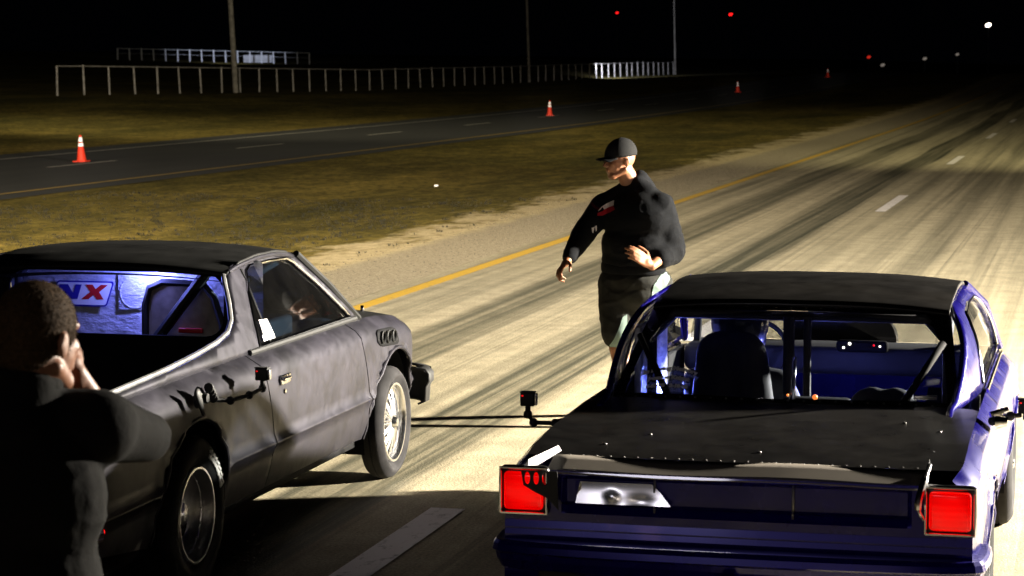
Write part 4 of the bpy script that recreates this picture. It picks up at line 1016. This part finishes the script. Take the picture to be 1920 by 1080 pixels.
lamp('dash_lamp_right', 'POINT', (-1.28, 11.35, 0.86), None, 14, (0.2, 0.22, 1.0), 0.03)

# ------------------------------------------------------------------ action camera rigs
def cam_rig(base, cam_pos, arm, label, second=None):
    e = empty('action_camera', base); B = Vector(base)
    c = Vector(cam_pos) - B
    h = MB().box(c, (0.062, 0.038, 0.058), None, 0.006).build('camera_housing', 'black_plastic', e)
    MB().lathe([(0, 0.022), (0.014, 0.022), (0.016, 0.016), (0.016, 0)], 20, Matrix.Translation(c + Vector((0.008, 0.02, 0.004))) @ Matrix.Rotation(-PI / 2, 4, 'X')).build('lens', 'black_plastic', h)
    MB().box(c + Vector((-0.02, -0.0205, 0.016)), (0.008, 0.004, 0.006)).build('record_light', 'led_red', h)
    MB().box(c + Vector((0.036, 0.0, 0.0)), (0.010, 0.03, 0.05), None, 0.003).build('side_latch', 'polished', h)
    MB().box(c + Vector((0, 0, 0.031)), (0.066, 0.040, 0.006), None, 0.002).build('latch', 'black_plastic', h)
    pts = [Vector(p) - B for p in arm]
    MB().tube(pts, 0.010, 8).build('arm', 'black_plastic', e)
    for p in pts[:-1]: MB().ellipsoid(p, (0.02, 0.02, 0.02), nu=10, nv=8).build('ball_joint', 'black_plastic', e)
    MB().tube([c - Vector((0, 0, 0.03)), c - Vector((0, 0, 0.055))], 0.012, 8).build('mount_stem', 'black_plastic', e)
    tag(e, label, 'action camera', 'action cameras clamped to the cars'); return e
bx = -3.90
r1 = cam_rig((bx, 10.02, 0.90), (bx + 0.10, 10.60, 0.935), [(bx + 0.02, 10.08, 0.885), (bx + 0.09, 10.20, 0.865), (bx + 0.10, 10.42, 0.86), (bx + 0.10, 10.60, 0.868), (bx + 0.10, 10.60, 0.89)], 'small black action camera on an arm stuck to the grey car beside its door')
m = MB(); M = Matrix.Translation((0.0, 0.0, 0.0)) @ Matrix.Rotation(PI / 2, 4, 'Y')
m.lathe([(0, 0.05), (0.02, 0.05), (0.025, 0.03), (0.045, 0.018), (0.05, 0.0)], 24, M); m.build('suction_cup', 'black_plastic', r1)
MB().capsule((0.04, -0.10, 0.03), (0.05, -0.06, -0.06), 0.026, 0.014, 0.5).build('knob', 'black_plastic', r1)
m = MB()
for k in range(4): m.lathe([(0.022, 0), (0.022, 0.012), (0.0, 0.012)], 16, Matrix.Translation((0.05, 0.02 + 0.018 * k, 0.045 - 0.018 * k)) @ Matrix.Rotation(PI / 2, 4, 'X'))
m.build('clamp', 'black_plastic', r1)
r2 = cam_rig((-2.17, 9.90, 0.86), (-2.345, 9.88, 0.965), [(-2.17, 9.90, 0.865), (-2.23, 9.90, 0.862), (-2.325, 9.9, 0.862), (-2.345, 9.88, 0.90), (-2.345, 9.88, 0.93)], 'small black action camera on a short arm off the left side of the blue car')
m = MB(); m.lathe([(0, 0.05), (0.02, 0.05), (0.03, 0.02), (0.04, 0.0)], 20, Matrix.Translation((0, 0, 0)) @ Matrix.Rotation(-PI / 2, 4, 'Y')); m.build('suction_cup', 'black_plastic', r2)
r3 = cam_rig((-0.39, 9.95, 0.93), (-0.27, 10.02, 0.985), [(-0.40, 9.95, 0.93), (-0.33, 9.97, 0.95), (-0.29, 10.0, 0.95)], 'small action camera with bright metal clamp off the right side of the blue car')
m = MB(); m.lathe([(0, 0.05), (0.02, 0.05), (0.03, 0.02), (0.04, 0.0)], 20, Matrix.Translation((0, 0, 0)) @ Matrix.Rotation(PI / 2, 4, 'Y')); m.tube([(-0.02, -0.03, 0.03), (0.05, 0.0, 0.05)], 0.012); m.build('clamp', 'polished', r3)

# ------------------------------------------------------------------ people
def frame(a, b, z): return RIGHT * a + TOWARD * b + Vector((0, 0, z))
def hand(mb, wrist, d, back, thumb, k=1.0, curl=0.5):
    """wrist position, direction of the hand, back-of-hand normal, side the thumb leaves"""
    d = Vector(d).normalized(); back = (Vector(back) - d * Vector(back).dot(d)).normalized(); side = d.cross(back)
    if side.dot(Vector(thumb)) < 0: side = -side
    w_ = Vector(wrist)
    mb.capsule(w_ - d * 0.02 * k, w_ + d * 0.02 * k, 0.026 * k, 0.028 * k, 0.8, back)
    for j, off in enumerate((0.030, 0.010, -0.010, -0.028)):
        mb.capsule(w_ + d * 0.02 * k + side * off * 0.6 * k, w_ + d * (0.088 - 0.006 * abs(j - 1)) * k + side * off * k, 0.016 * k, 0.0115 * k, 0.9, back)
        ln = (0.040, 0.045, 0.042, 0.032)[j] * k; p = w_ + d * (0.088 - 0.006 * abs(j - 1)) * k + side * off * k; dd = d.copy()
        for q in range(3):
            ang = curl * (0.45 + 0.35 * q) + 0.08 * j
            dd = (d * math.cos(ang * (q + 1) * 0.75) - back * math.sin(ang * (q + 1) * 0.75)).normalized()
            p2 = p + dd * ln * (1.0, 0.68, 0.55)[q]; mb.capsule(p, p2, (0.0105 - 0.0012 * q) * k, (0.0097 - 0.0014 * q) * k, n=10); p = p2
    t0 = w_ + d * 0.022 * k + side * 0.022 * k; t1 = t0 + (d * 0.5 + side * 0.8 - back * 0.3).normalized() * 0.042 * k
    t2 = t1 + (d * 0.85 + side * 0.3 - back * 0.45).normalized() * 0.034 * k; t3 = t2 + (d * 0.95 - back * 0.45).normalized() * 0.026 * k
    mb.capsule(t0, t1, 0.016 * k, 0.012 * k, n=10); mb.capsule(t1, t2, 0.0115 * k, 0.0105 * k, n=10); mb.capsule(t2, t3, 0.0105 * k, 0.0085 * k, n=10)
def head(mb, c, hf, k=1.0):
    hf = Vector(hf).normalized(); up = Vector((0, 0, 1)); hf = (hf - up * hf.z * 0.0).normalized(); hl = up.cross(hf).normalized(); up = hf.cross(hl)
    R = Matrix((hf, hl, up)).transposed(); c = Vector(c)
    q = lambda f, l, u: c + (hf * f + hl * l + up * u) * k
    mb.ellipsoid(q(-0.008, 0, 0.03), (0.098 * k, 0.077 * k, 0.095 * k), R)
    mb.ellipsoid(q(0.028, 0, -0.02), (0.066 * k, 0.062 * k, 0.088 * k), R)
    mb.capsule(q(0.055, -0.018, -0.098), q(0.055, 0.018, -0.098), 0.026 * k, 0.026 * k)
    for s in (1, -1):
        mb.capsule(q(0.05, s * 0.022, -0.096), q(-0.015, s * 0.056, -0.058), 0.022 * k, 0.02 * k)
        mb.ellipsoid(q(0.062, s * 0.034, -0.022), (0.024 * k, 0.022 * k, 0.022 * k), R)
        mb.capsule(q(0.082, s * 0.012, 0.024), q(0.070, s * 0.046, 0.026), 0.011 * k, 0.010 * k)
        e = q(-0.012, s * 0.080, -0.008)
        mb.ellipsoid(e, (0.020 * k, 0.009 * k, 0.033 * k), R @ Matrix.Rotation(s * -0.25, 3, 'Z') @ Matrix.Rotation(0.2, 3, 'Y'))
        mb.capsule(q(-0.02, s * 0.087, 0.016), q(-0.030, s * 0.088, -0.008), 0.0065 * k, 0.006 * k, n=8)
    mb.capsule(q(0.088, 0, 0.012), q(0.108, 0, -0.028), 0.009 * k, 0.0145 * k)
    for s in (1, -1): mb.ellipsoid(q(0.096, s * 0.012, -0.033), (0.010 * k, 0.009 * k, 0.008 * k), R)
    mb.capsule(q(0.088, -0.018, -0.058), q(0.088, 0.018, -0.058), 0.0085 * k, 0.0085 * k)
    mb.capsule(q(0.085, -0.015, -0.071), q(0.085, 0.015, -0.071), 0.0095 * k, 0.0095 * k)
    return q, R
def project(obj, pts, d, off=0.003):
    from mathutils.bvhtree import BVHTree
    dg = bpy.context.evaluated_depsgraph_get(); bv = BVHTree.FromObject(obj, dg); out = []
    for p in pts:
        h = bv.ray_cast(Vector(p) + Vector(d) * -2, Vector(d), 6)
        out.append((h[0] - Vector(d) * off) if h[0] else None)
    return out
def decal(name, host, origin, base, poly, mat, parent, step=0.012, off=0.004):
    """cloth print: outline in picture-facing plane (a, z) laid on the garment"""
    bpts = []; P = dens(poly, step); n0 = len(P); pts = list(P)
    x0, x1 = min(p[0] for p in P), max(p[0] for p in P); y0, y1 = min(p[1] for p in P), max(p[1] for p in P)
    yy = y0
    while yy < y1:
        xx = x0
        while xx < x1:
            if inpoly((xx, yy), P) and min(segdist((xx, yy), P[i], P[(i + 1) % n0]) for i in range(n0)) > step * 0.4: pts.append((xx, yy))
            xx += step
        yy += step
    v, e, f, _, _, _ = geometry.delaunay_2d_cdt([Vector(p) for p in pts], [(i, (i + 1) % n0) for i in range(n0)], [], 0, 1e-6)
    W3 = project(host, [frame(q[0], 1.0, q[1]) for q in v], -TOWARD, off)
    fs = []
    for t in f:
        c = (sum(v[i][0] for i in t) / 3, sum(v[i][1] for i in t) / 3)
        if inpoly(c, P) and all(W3[i] is not None for i in t):
            ps = [W3[i] for i in t]
            if max((ps[0] - ps[1]).length, (ps[1] - ps[2]).length, (ps[0] - ps[2]).length) < step * 4: fs.append(tuple(t))
    # keep the largest connected piece
    par = list(range(len(W3)))
    def fd(i):
        while par[i] != i: par[i] = par[par[i]]; i = par[i]
        return i
    for t in fs: par[fd(t[0])] = fd(t[1]); par[fd(t[1])] = fd(t[2])
    cnt = {}
    for t in fs: cnt[fd(t[0])] = cnt.get(fd(t[0]), 0) + 1
    best = max(cnt, key=cnt.get); fs = [t for t in fs if fd(t[0]) == best]
    used = sorted({i for t in fs for i in t}); mp = {k: n for n, k in enumerate(used)}
    return mesh(name, [W3[i] for i in used], [tuple(mp[i] for i in t) for t in fs], mat, parent, True, clean=False)

def crease(v, k):
    from mathutils import noise as mn
    w1 = mn.noise(Vector((v.x * 3, v.y * 3, v.z * 2))) * 1.4
    a = 1 - abs(mn.noise(Vector((v.x * 4 + w1, v.y * 4, v.z * 9 + w1)))) * 3.2; b = 1 - abs(mn.noise(Vector((v.x * 9, v.y * 9 + w1, v.z * 16 + 5)))) * 3.0
    return k * (0.016 * max(0, a) ** 2 + 0.006 * max(0, b) ** 2 - 0.006)
def walker():
    R_ = empty('person', (-3.0, 15.5, 0)); F_ = frame
    s = 285.0; U = lambda u: (u - 1177) / s; Zv = lambda v: 2.4 - (v - 115) / s
    hf = (RIGHT * -0.93 + TOWARD * 0.36).normalized(); hc = F_(U(1160), 0.04, 1.752)
    neck0 = F_(0.04, 0.0, 1.56)
    rs, re, rw = F_(U(1131), -0.08, 1.445), F_(U(1092), 0.06, 1.27), F_(U(1062), 0.27, 1.12)
    ls, le, lw = F_(U(1234), 0.13, 1.45), F_(U(1254), 0.10, 1.17), F_(U(1216), 0.34, 1.085)
    hipR, kneeR, ankR = F_(-0.05, -0.02, 0.93), F_(U(1157), 0.10, 0.53), F_(U(1188), 0.13, 0.09)
    hipL, kneeL, ankL = F_(0.13, 0.06, 0.93), F_(0.24, -0.12, 0.53), F_(0.34, -0.42, 0.13)
    Rt = Matrix((RIGHT * -0.66 - TOWARD * 0.75, RIGHT * -0.75 + TOWARD * 0.66, Vector((0, 0, 1)))).transposed()
    b = MB(); q, HR = head(b, hc, hf, 1.0)
    b.capsule(neck0, hc + Vector((0, 0, -0.06)) - hf * 0.025, 0.068, 0.062)
    b.ellipsoid(F_(0.05, 0.03, 1.36), (0.17, 0.11, 0.2), Rt); b.ellipsoid(F_(0.03, 0.02, 1.1), (0.16, 0.12, 0.18), Rt); b.ellipsoid(F_(0.03, 0.02, 0.95), (0.16, 0.12, 0.12), Rt)
    for a, c, d in ((rs, re, rw), (ls, le, lw)):
        b.capsule(F_(0.05, 0.02, 1.48), a, 0.07, 0.06); b.capsule(a, c, 0.058, 0.045); b.capsule(c, d, 0.048, 0.030)
    for h_, k_, a_ in ((hipR, kneeR, ankR), (hipL, kneeL, ankL)):
        b.capsule(h_, k_, 0.095, 0.062); b.capsule(k_, k_ + (a_ - k_) * 0.35 - TOWARD * 0.02, 0.06, 0.062); b.capsule(k_ + (a_ - k_) * 0.35 - TOWARD * 0.02, a_, 0.06, 0.038)
        b.capsule(a_ - Vector((0, 0, 0.04)), a_ - Vector((0, 0, 0.05)) - RIGHT * 0.13 + TOWARD * 0.05, 0.036, 0.03)
    hand(b, rw + (rw - re).normalized() * 0.02, (rw - re).normalized() * 1.0 - RIGHT * 0.15, RIGHT * -0.75 + TOWARD * 0.2 + Vector((0, 0, 0.5)), TOWARD, 1.12, 0.75)
    hd = F_(U(1186), 0.40, 1.165) - lw
    hand(b, lw + hd.normalized() * 0.02, hd, TOWARD * 0.8 + RIGHT * 0.3 + Vector((0, 0, 0.25)), Vector((0, 0, 1)) - RIGHT * 0.2, 1.12, 0.35)
    body = b.blob('body', 'skin', R_, 0.0062, 5)
    m = MB()
    for sg in (1, -1): m.ellipsoid(q(0.074, sg * 0.030, 0.004), (0.010, 0.012, 0.006), HR, 10, 8)
    m.build('eyes', 'interior_dark', R_)
    # hoodie
    h = MB()
    h.ellipsoid(F_(0.07, 0.03, 1.37), (0.27, 0.21, 0.20), Rt); h.ellipsoid(F_(0.055, 0.03, 1.20), (0.26, 0.22, 0.18), Rt); h.ellipsoid(F_(0.04, 0.02, 1.10), (0.24, 0.205, 0.11), Rt)
    h.capsule(rs + Vector((0, 0, -0.02)), ls + Vector((0, 0, -0.02)), 0.09, 0.10); h.capsule(rs, F_(0.02, 0, 1.54), 0.085, 0.09); h.capsule(ls, F_(0.07, 0, 1.54), 0.09, 0.09); h.capsule(F_(0.05, 0.0, 1.52), F_(0.05, 0, 1.55), 0.13, 0.10)
    h.capsule(rs, re, 0.092, 0.080); h.capsule(re, rw + (re - rw) * 0.12, 0.080, 0.054)
    h.capsule(ls, le, 0.104, 0.105); h.capsule(le, le + (lw - le) * 0.50, 0.10, 0.075)
    # hood bunched behind the neck
    h.capsule(F_(0.10, -0.06, 1.56), F_(0.075, 0.0, 1.64), 0.085, 0.055); h.capsule(F_(0.10, 0.06, 1.55), F_(0.06, 0.06, 1.60), 0.08, 0.055)
    h.capsule(F_(-0.03, -0.06, 1.56), F_(0.0, -0.08, 1.6), 0.055, 0.04)
    def fold(v):
        return v + Vector((v.x - 0.05, v.y, 0)).normalized() * crease(v, 0.38)
    hoodie = h.blob('hoodie', 'black_fleece', R_, 0.010, 26, post=fold)
    hb = MB(); hb.lathe([(0.228, 0), (0.236, 0.012), (0.238, 0.05), (0.228, 0.07)], 40, Matrix.Translation(F_(0.032, 0.02, 1.015)) @ Rt.to_4x4() @ Matrix.Diagonal((1, 0.80, 1, 1))); hb.build('waistband', 'black_fleece', hoodie)
    dv = lambda poly: [(U(u), Zv(v)) for u, v in poly]
    decal('chest_print', hoodie, None, None, dv([(1119, 397), (1118, 402), (1128, 402), (1140, 396), (1150, 389), (1147, 383), (1136, 388), (1128, 394)]), 'print_red', hoodie)
    decal('chest_print', hoodie, None, None, dv([(1119, 394), (1126, 386), (1137, 379), (1149, 373), (1148, 382), (1136, 388), (1131, 391), (1128, 386), (1124, 391)]), 'print_white', hoodie, off=0.006)
    ring = [(U(1124) + 0.075 * math.cos(a), Zv(368) + 0.085 * math.sin(a)) for a in lin(0.5, 2 * PI - 1.6, 26)] + [(U(1124) + 0.058 * math.cos(a), Zv(368) + 0.068 * math.sin(a)) for a in lin(2 * PI - 1.6, 0.5, 26)]
    decal('chest_print', hoodie, None, None, ring, 'print_dark_red', hoodie)
    decal('sleeve_print', hoodie, None, None, dv([(1107, 424), (1113, 422), (1110, 434), (1108, 432)]), 'print_white', hoodie, 0.006)
    decal('sleeve_print', hoodie, None, None, dv([(1113, 421), (1117, 420), (1117, 429), (1115, 431)]), 'print_white', hoodie, 0.006)
    for a in (F_(-0.01, 0.13, 1.53), F_(0.03, 0.15, 1.53)): pass
    # shorts
    sh = MB()
    sh.ellipsoid(F_(0.035, 0.02, 0.96), (0.23, 0.185, 0.11), Rt); sh.ellipsoid(F_(0.035, 0.02, 0.87), (0.23, 0.185, 0.12), Rt)
    sh.capsule(hipR, kneeR + Vector((0, 0, 0.10)) , 0.155, 0.115); sh.capsule(hipL, kneeL + Vector((0, 0, 0.05)), 0.14, 0.115)
    sh.capsule(hipL + RIGHT * 0.05, hipL + RIGHT * 0.08 - Vector((0, 0, 0.2)), 0.12, 0.11)
    shorts = sh.blob('shorts', 'shorts_black', R_, 0.011, 6, post=lambda v: v + Vector((v.x, v.y, 0)).normalized() * crease(v, 0.38))
    decal('side_panel', shorts, None, None, dv([(1252, 495), (1253, 520), (1236, 548), (1222, 572), (1214, 566), (1222, 528), (1238, 508)]), 'shorts_white', shorts, 0.012, 0.006)
    decal('side_panel', shorts, None, None, dv([(1165, 588), (1173, 584), (1173, 604), (1164, 632), (1157, 646), (1138, 646), (1148, 630), (1157, 610)]), 'shorts_white', shorts, 0.012, 0.006)
    for k_, a_ in ((kneeR, ankR), (kneeL, ankL)):
        sm = MB(); fd = (RIGHT * -0.92 + TOWARD * 0.38).normalized(); g0 = a_ - Vector((0, 0, a_.z - 0.05))
        z0 = a_.z - 0.045
        g0 = Vector((a_.x, a_.y, z0))
        sm.capsule(g0 - fd * 0.05, g0 + fd * 0.15, 0.045, 0.038); sm.capsule(g0 - fd * 0.03, Vector((a_.x, a_.y, a_.z)), 0.045, 0.042); sm.capsule(g0 - fd * 0.06 + Vector((0, 0, -0.018)), g0 + fd * 0.165 + Vector((0, 0, -0.018)), 0.03, 0.026)
        sm.blob('shoe', 'sticker_white', R_, 0.008, 4, post=lambda v: Vector((v.x, v.y, max(v.z, 0.002))))
    # cap
    up = HR @ Vector((0, 0, 1)); hl = HR @ Vector((0, 1, 0)); cm = MB(); vs = []; n = 36; rings = 12
    for i in range(rings + 1):
        th = (PI / 2 * 1.08) * i / rings
        for k in range(n):
            a = 2 * PI * k / n
            vs.append(q(0.0 - 0.006 + 0.107 * math.sin(th) * math.cos(a), 0.087 * math.sin(th) * math.sin(a), 0.042 + 0.105 * math.cos(th) - 0.010 * math.cos(a) * math.sin(th)))
    fs = [(i * n + k, i * n + (k + 1) % n, (i + 1) * n + (k + 1) % n, (i + 1) * n + k) for i in range(rings) for k in range(n)]
    cp = mesh('cap', vs, fs, 'cap_cloth', R_, clean=True); solid(cp, 0.004, 1)
    br = grid('cap_brim', lin(-1, 1, 15), lin(0, 1, 6), lambda u, t: q(0.080 - 0.030 * u * u + t * 0.090 * (1 - 0.35 * u * u), 0.080 * u * (1 - 0.12 * t), 0.032 - 0.016 * u * u - 0.022 * t), 'cap_cloth', cp); solid(br, 0.004, 0)
    MB().ellipsoid(q(-0.006, 0, 0.150), (0.007, 0.007, 0.004)).build('cap_button', 'cap_cloth', cp)
    tag(R_, 'man in black cap, dark hoodie and shorts walking across the road between the cars', 'person')
walker()

def photographer():
    fh = -TOWARD; O = RIGHT * -1.12 + fh * 5.48
    R_ = empty('person', (O.x, O.y, 0)); F_ = frame
    hf = (fh * 0.86 + RIGHT * 0.50).normalized(); hc = F_(0.030, -0.02, 1.762)
    rs, re, rw = F_(0.165, -0.02, 1.555), F_(0.245, -0.20, 1.505), F_(0.115, -0.20, 1.60)
    ls, le, lw = F_(-0.215, -0.02, 1.555), F_(-0.34, -0.2, 1.46), F_(-0.13, -0.27, 1.63)
    b = MB(); q, HR = head(b, hc, hf, 1.04)
    b.capsule(F_(-0.01, 0.0, 1.55), hc + Vector((0, 0, -0.05)) - hf * 0.03, 0.072, 0.066)
    b.ellipsoid(F_(-0.01, 0, 1.38), (0.17, 0.11, 0.2)); b.ellipsoid(F_(-0.01, 0, 1.1), (0.16, 0.12, 0.2)); b.ellipsoid(F_(-0.01, 0, 0.95), (0.17, 0.13, 0.12))
    for a, c, d in ((rs, re, rw), (ls, le, lw)):
        b.capsule(F_(0, 0, 1.52), a, 0.06, 0.058); b.capsule(a, c, 0.055, 0.045); b.capsule(c, d, 0.045, 0.03)
    for sx in (-1, 1):
        h_, k_, a_ = F_(sx * 0.1 - 0.01, 0, 0.93), F_(sx * 0.12, -0.04, 0.5), F_(sx * 0.13, 0, 0.09)
        b.capsule(h_, k_, 0.095, 0.062); b.capsule(k_, a_, 0.06, 0.04); b.capsule(a_ - Vector((0, 0, .04)), a_ - Vector((0, 0, .05)) + fh * 0.14, 0.036, 0.03)
    hand(b, F_(0.085, -0.165, 1.665), F_(-0.035, 0.0, 0.10), TOWARD * 0.35 + RIGHT * 0.9, TOWARD * -0.8 - RIGHT * 0.6, 1.05, 0.7)
    b.capsule(rw, F_(0.085, -0.165, 1.665), 0.03, 0.027)
    hand(b, lw, F_(0.05, -0.02, 0.09), Vector((0, 0, -1)), RIGHT, 1.05, 0.7)
    b.blob('body', 'skin_photographer', R_, 0.0055, 5)
    # hair: close cap over the skull
    m = MB(); c = lambda f, l, u: q(f, l, u)
    m.ellipsoid(q(-0.014, 0, 0.034), (0.102 * 1.04, 0.0815 * 1.04, 0.098 * 1.04), HR, 40, 24)
    m.ellipsoid(q(-0.045, 0, -0.015), (0.062 * 1.04, 0.066 * 1.04, 0.075 * 1.04), HR, 32, 20)
    random.seed(5)
    hair = m.blob('hair', 'short_hair', R_, 0.005, 3, post=lambda v: v + (v - q(-0.014, 0, 0.03)).normalized() * random.uniform(-0.0012, 0.0022))
    HS = MB(); vs = []; fs = []
    me = hair.data
    for p in me.polygons:
        if random.random() < 0.8:
            cc = p.center; nn = p.normal; t = nn.cross(Vector((random.uniform(-1, 1), random.uniform(-1, 1), random.uniform(-1, 1)))).normalized()
            o = len(vs); hgt = random.uniform(0.004, 0.009)
            vs += [cc - t * 0.0008, cc + t * 0.0008, cc + nn * hgt + Vector((0, 0, -0.004)) + t * random.uniform(-0.003, 0.003)]; fs.append((o, o + 1, o + 2))
    mesh('hair_ends', vs, fs, 'short_hair', hair, False)
    # jacket
    j = MB()
    j.ellipsoid(F_(-0.01, 0.01, 1.40), (0.205, 0.15, 0.21)); j.ellipsoid(F_(-0.01, 0.01, 1.18), (0.19, 0.155, 0.25)); j.ellipsoid(F_(-0.01, 0.01, 1.0), (0.205, 0.16, 0.16))
    j.capsule(rs + Vector((0, 0, 0.0)), ls, 0.092, 0.095); j.capsule(F_(-0.01, 0.02, 1.56), F_(0.0, 0.015, 1.645), 0.12, 0.082)
    j.capsule(rs, re, 0.084, 0.062); j.capsule(re, re + (rw - re) * 0.8, 0.060, 0.043)
    j.capsule(ls, le, 0.09, 0.075); j.capsule(le, le + (lw - le) * 0.85, 0.073, 0.052)
    def fold(v):
        return v + Vector((v.x, v.y, 0)).normalized() * crease(v, 0.26)
    jk = j.blob('jacket', 'black_jacket', R_, 0.010, 6, post=fold)
    cl = MB().lathe([(0.078, 0.0), (0.086, 0.02), (0.083, 0.055), (0.077, 0.06), (0.074, 0.03)], 36, Matrix.Translation(F_(0.0, 0.0, 1.63)) @ Matrix.Rotation(-0.18, 4, RIGHT)); cl.build('collar', 'black_jacket', jk)
    t = MB()
    for sx in (-1, 1):
        t.capsule(F_(sx * 0.09 - 0.01, 0, 0.93), F_(sx * 0.12, -0.04, 0.5), 0.125, 0.09); t.capsule(F_(sx * 0.12, -0.04, 0.5), F_(sx * 0.13, 0, 0.12), 0.09, 0.075)
    t.blob('trousers', 'interior_dark', R_, 0.012, 5)
    for sx in (-1, 1):
        sm = MB(); g0 = F_(sx * 0.13, 0, 0.05); sm.capsule(g0 - fh * 0.05, g0 + fh * 0.17, 0.046, 0.04); sm.blob('shoe', 'black_plastic', R_, 0.009, 3, post=lambda v: Vector((v.x, v.y, max(v.z, 0.004))))
    tag(R_, 'man seen from behind in black jacket with cropped hair, holding a camera to his face', 'person')
    # the camera he holds: a thing of its own
    e = empty('video_camera', Vector((O.x, O.y, 0)) + F_(-0.01, -0.26, 1.70))
    MB().box((0, 0, 0), (0.12, 0.07, 0.08), Matrix.Rotation(YAW, 3, 'Z'), 0.01).build('camera_body', 'black_plastic', e)
    MB().lathe([(0.0, 0.10), (0.034, 0.10), (0.036, 0.0)], 24, Matrix.Translation(fh * 0.03) @ fh.to_track_quat('Z', 'Y').to_matrix().to_4x4()).build('lens', 'black_plastic', e)
    tag(e, 'small black camera held up to the face of the man in the black jacket', 'camera')
photographer()

def driver(loc, label, nm='person'):
    R_ = empty(nm, loc); b = MB(); V = Vector
    b.ellipsoid((0, 0.0, 0.34), (0.17, 0.11, 0.24)); b.ellipsoid((0, 0.02, 0.10), (0.17, 0.14, 0.12)); b.capsule((0, 0.0, 0.5), (0, 0.02, 0.62), 0.06, 0.055)
    head(b, (0, 0.03, 0.70), (0, 1, 0), 1.0)
    for s in (1, -1):
        b.capsule((0, 0, 0.48), (s * 0.19, 0, 0.46), 0.06, 0.055); b.capsule((s * 0.19, 0, 0.46), (s * 0.24, 0.22, 0.28), 0.05, 0.042); b.capsule((s * 0.24, 0.22, 0.28), (s * 0.15, 0.45, 0.40), 0.04, 0.028)
        hand(b, (s * 0.15, 0.46, 0.41), (-s * 0.05, 0.3, 0.12), (0, -0.4, 1), (-s, 0, 0.2), 1.0, 1.1)
        b.capsule((s * 0.10, 0.05, 0.08), (s * 0.13, 0.48, 0.20), 0.09, 0.06); b.capsule((s * 0.13, 0.48, 0.20), (s * 0.12, 0.85, -0.02), 0.055, 0.04)
    b.blob('body', 'skin', R_, 0.007, 5)
    m = MB(); m.ellipsoid((0, 0, 0.34), (0.21, 0.14, 0.25)); m.ellipsoid((0, 0.02, 0.10), (0.2, 0.16, 0.12))
    for s in (1, -1):
        m.capsule((0, 0, 0.47), (s * 0.19, 0, 0.45), 0.08, 0.075); m.capsule((s * 0.19, 0, 0.45), (s * 0.24, 0.22, 0.28), 0.068, 0.056); m.capsule((s * 0.24, 0.22, 0.28), (s * 0.16, 0.42, 0.39), 0.055, 0.042)
        m.capsule((s * 0.10, 0.05, 0.08), (s * 0.13, 0.48, 0.20), 0.105, 0.075); m.capsule((s * 0.13, 0.48, 0.20), (s * 0.12, 0.85, -0.02), 0.07, 0.055)
    m.blob('racing_suit', 'interior_dark', R_, 0.011, 5)
    m = MB(); m.ellipsoid((0, 0.02, 0.735), (0.135, 0.16, 0.145)); m.ellipsoid((0, 0.06, 0.66), (0.12, 0.12, 0.09))
    m.blob('helmet', 'helmet_black', R_, 0.008, 4)
    tag(R_, label, 'person'); return R_
driver((-1.29 - 0.31, 8.76 + 2.22, 0.46), 'helmeted driver sitting inside the blue coupe, seen through its rear window')
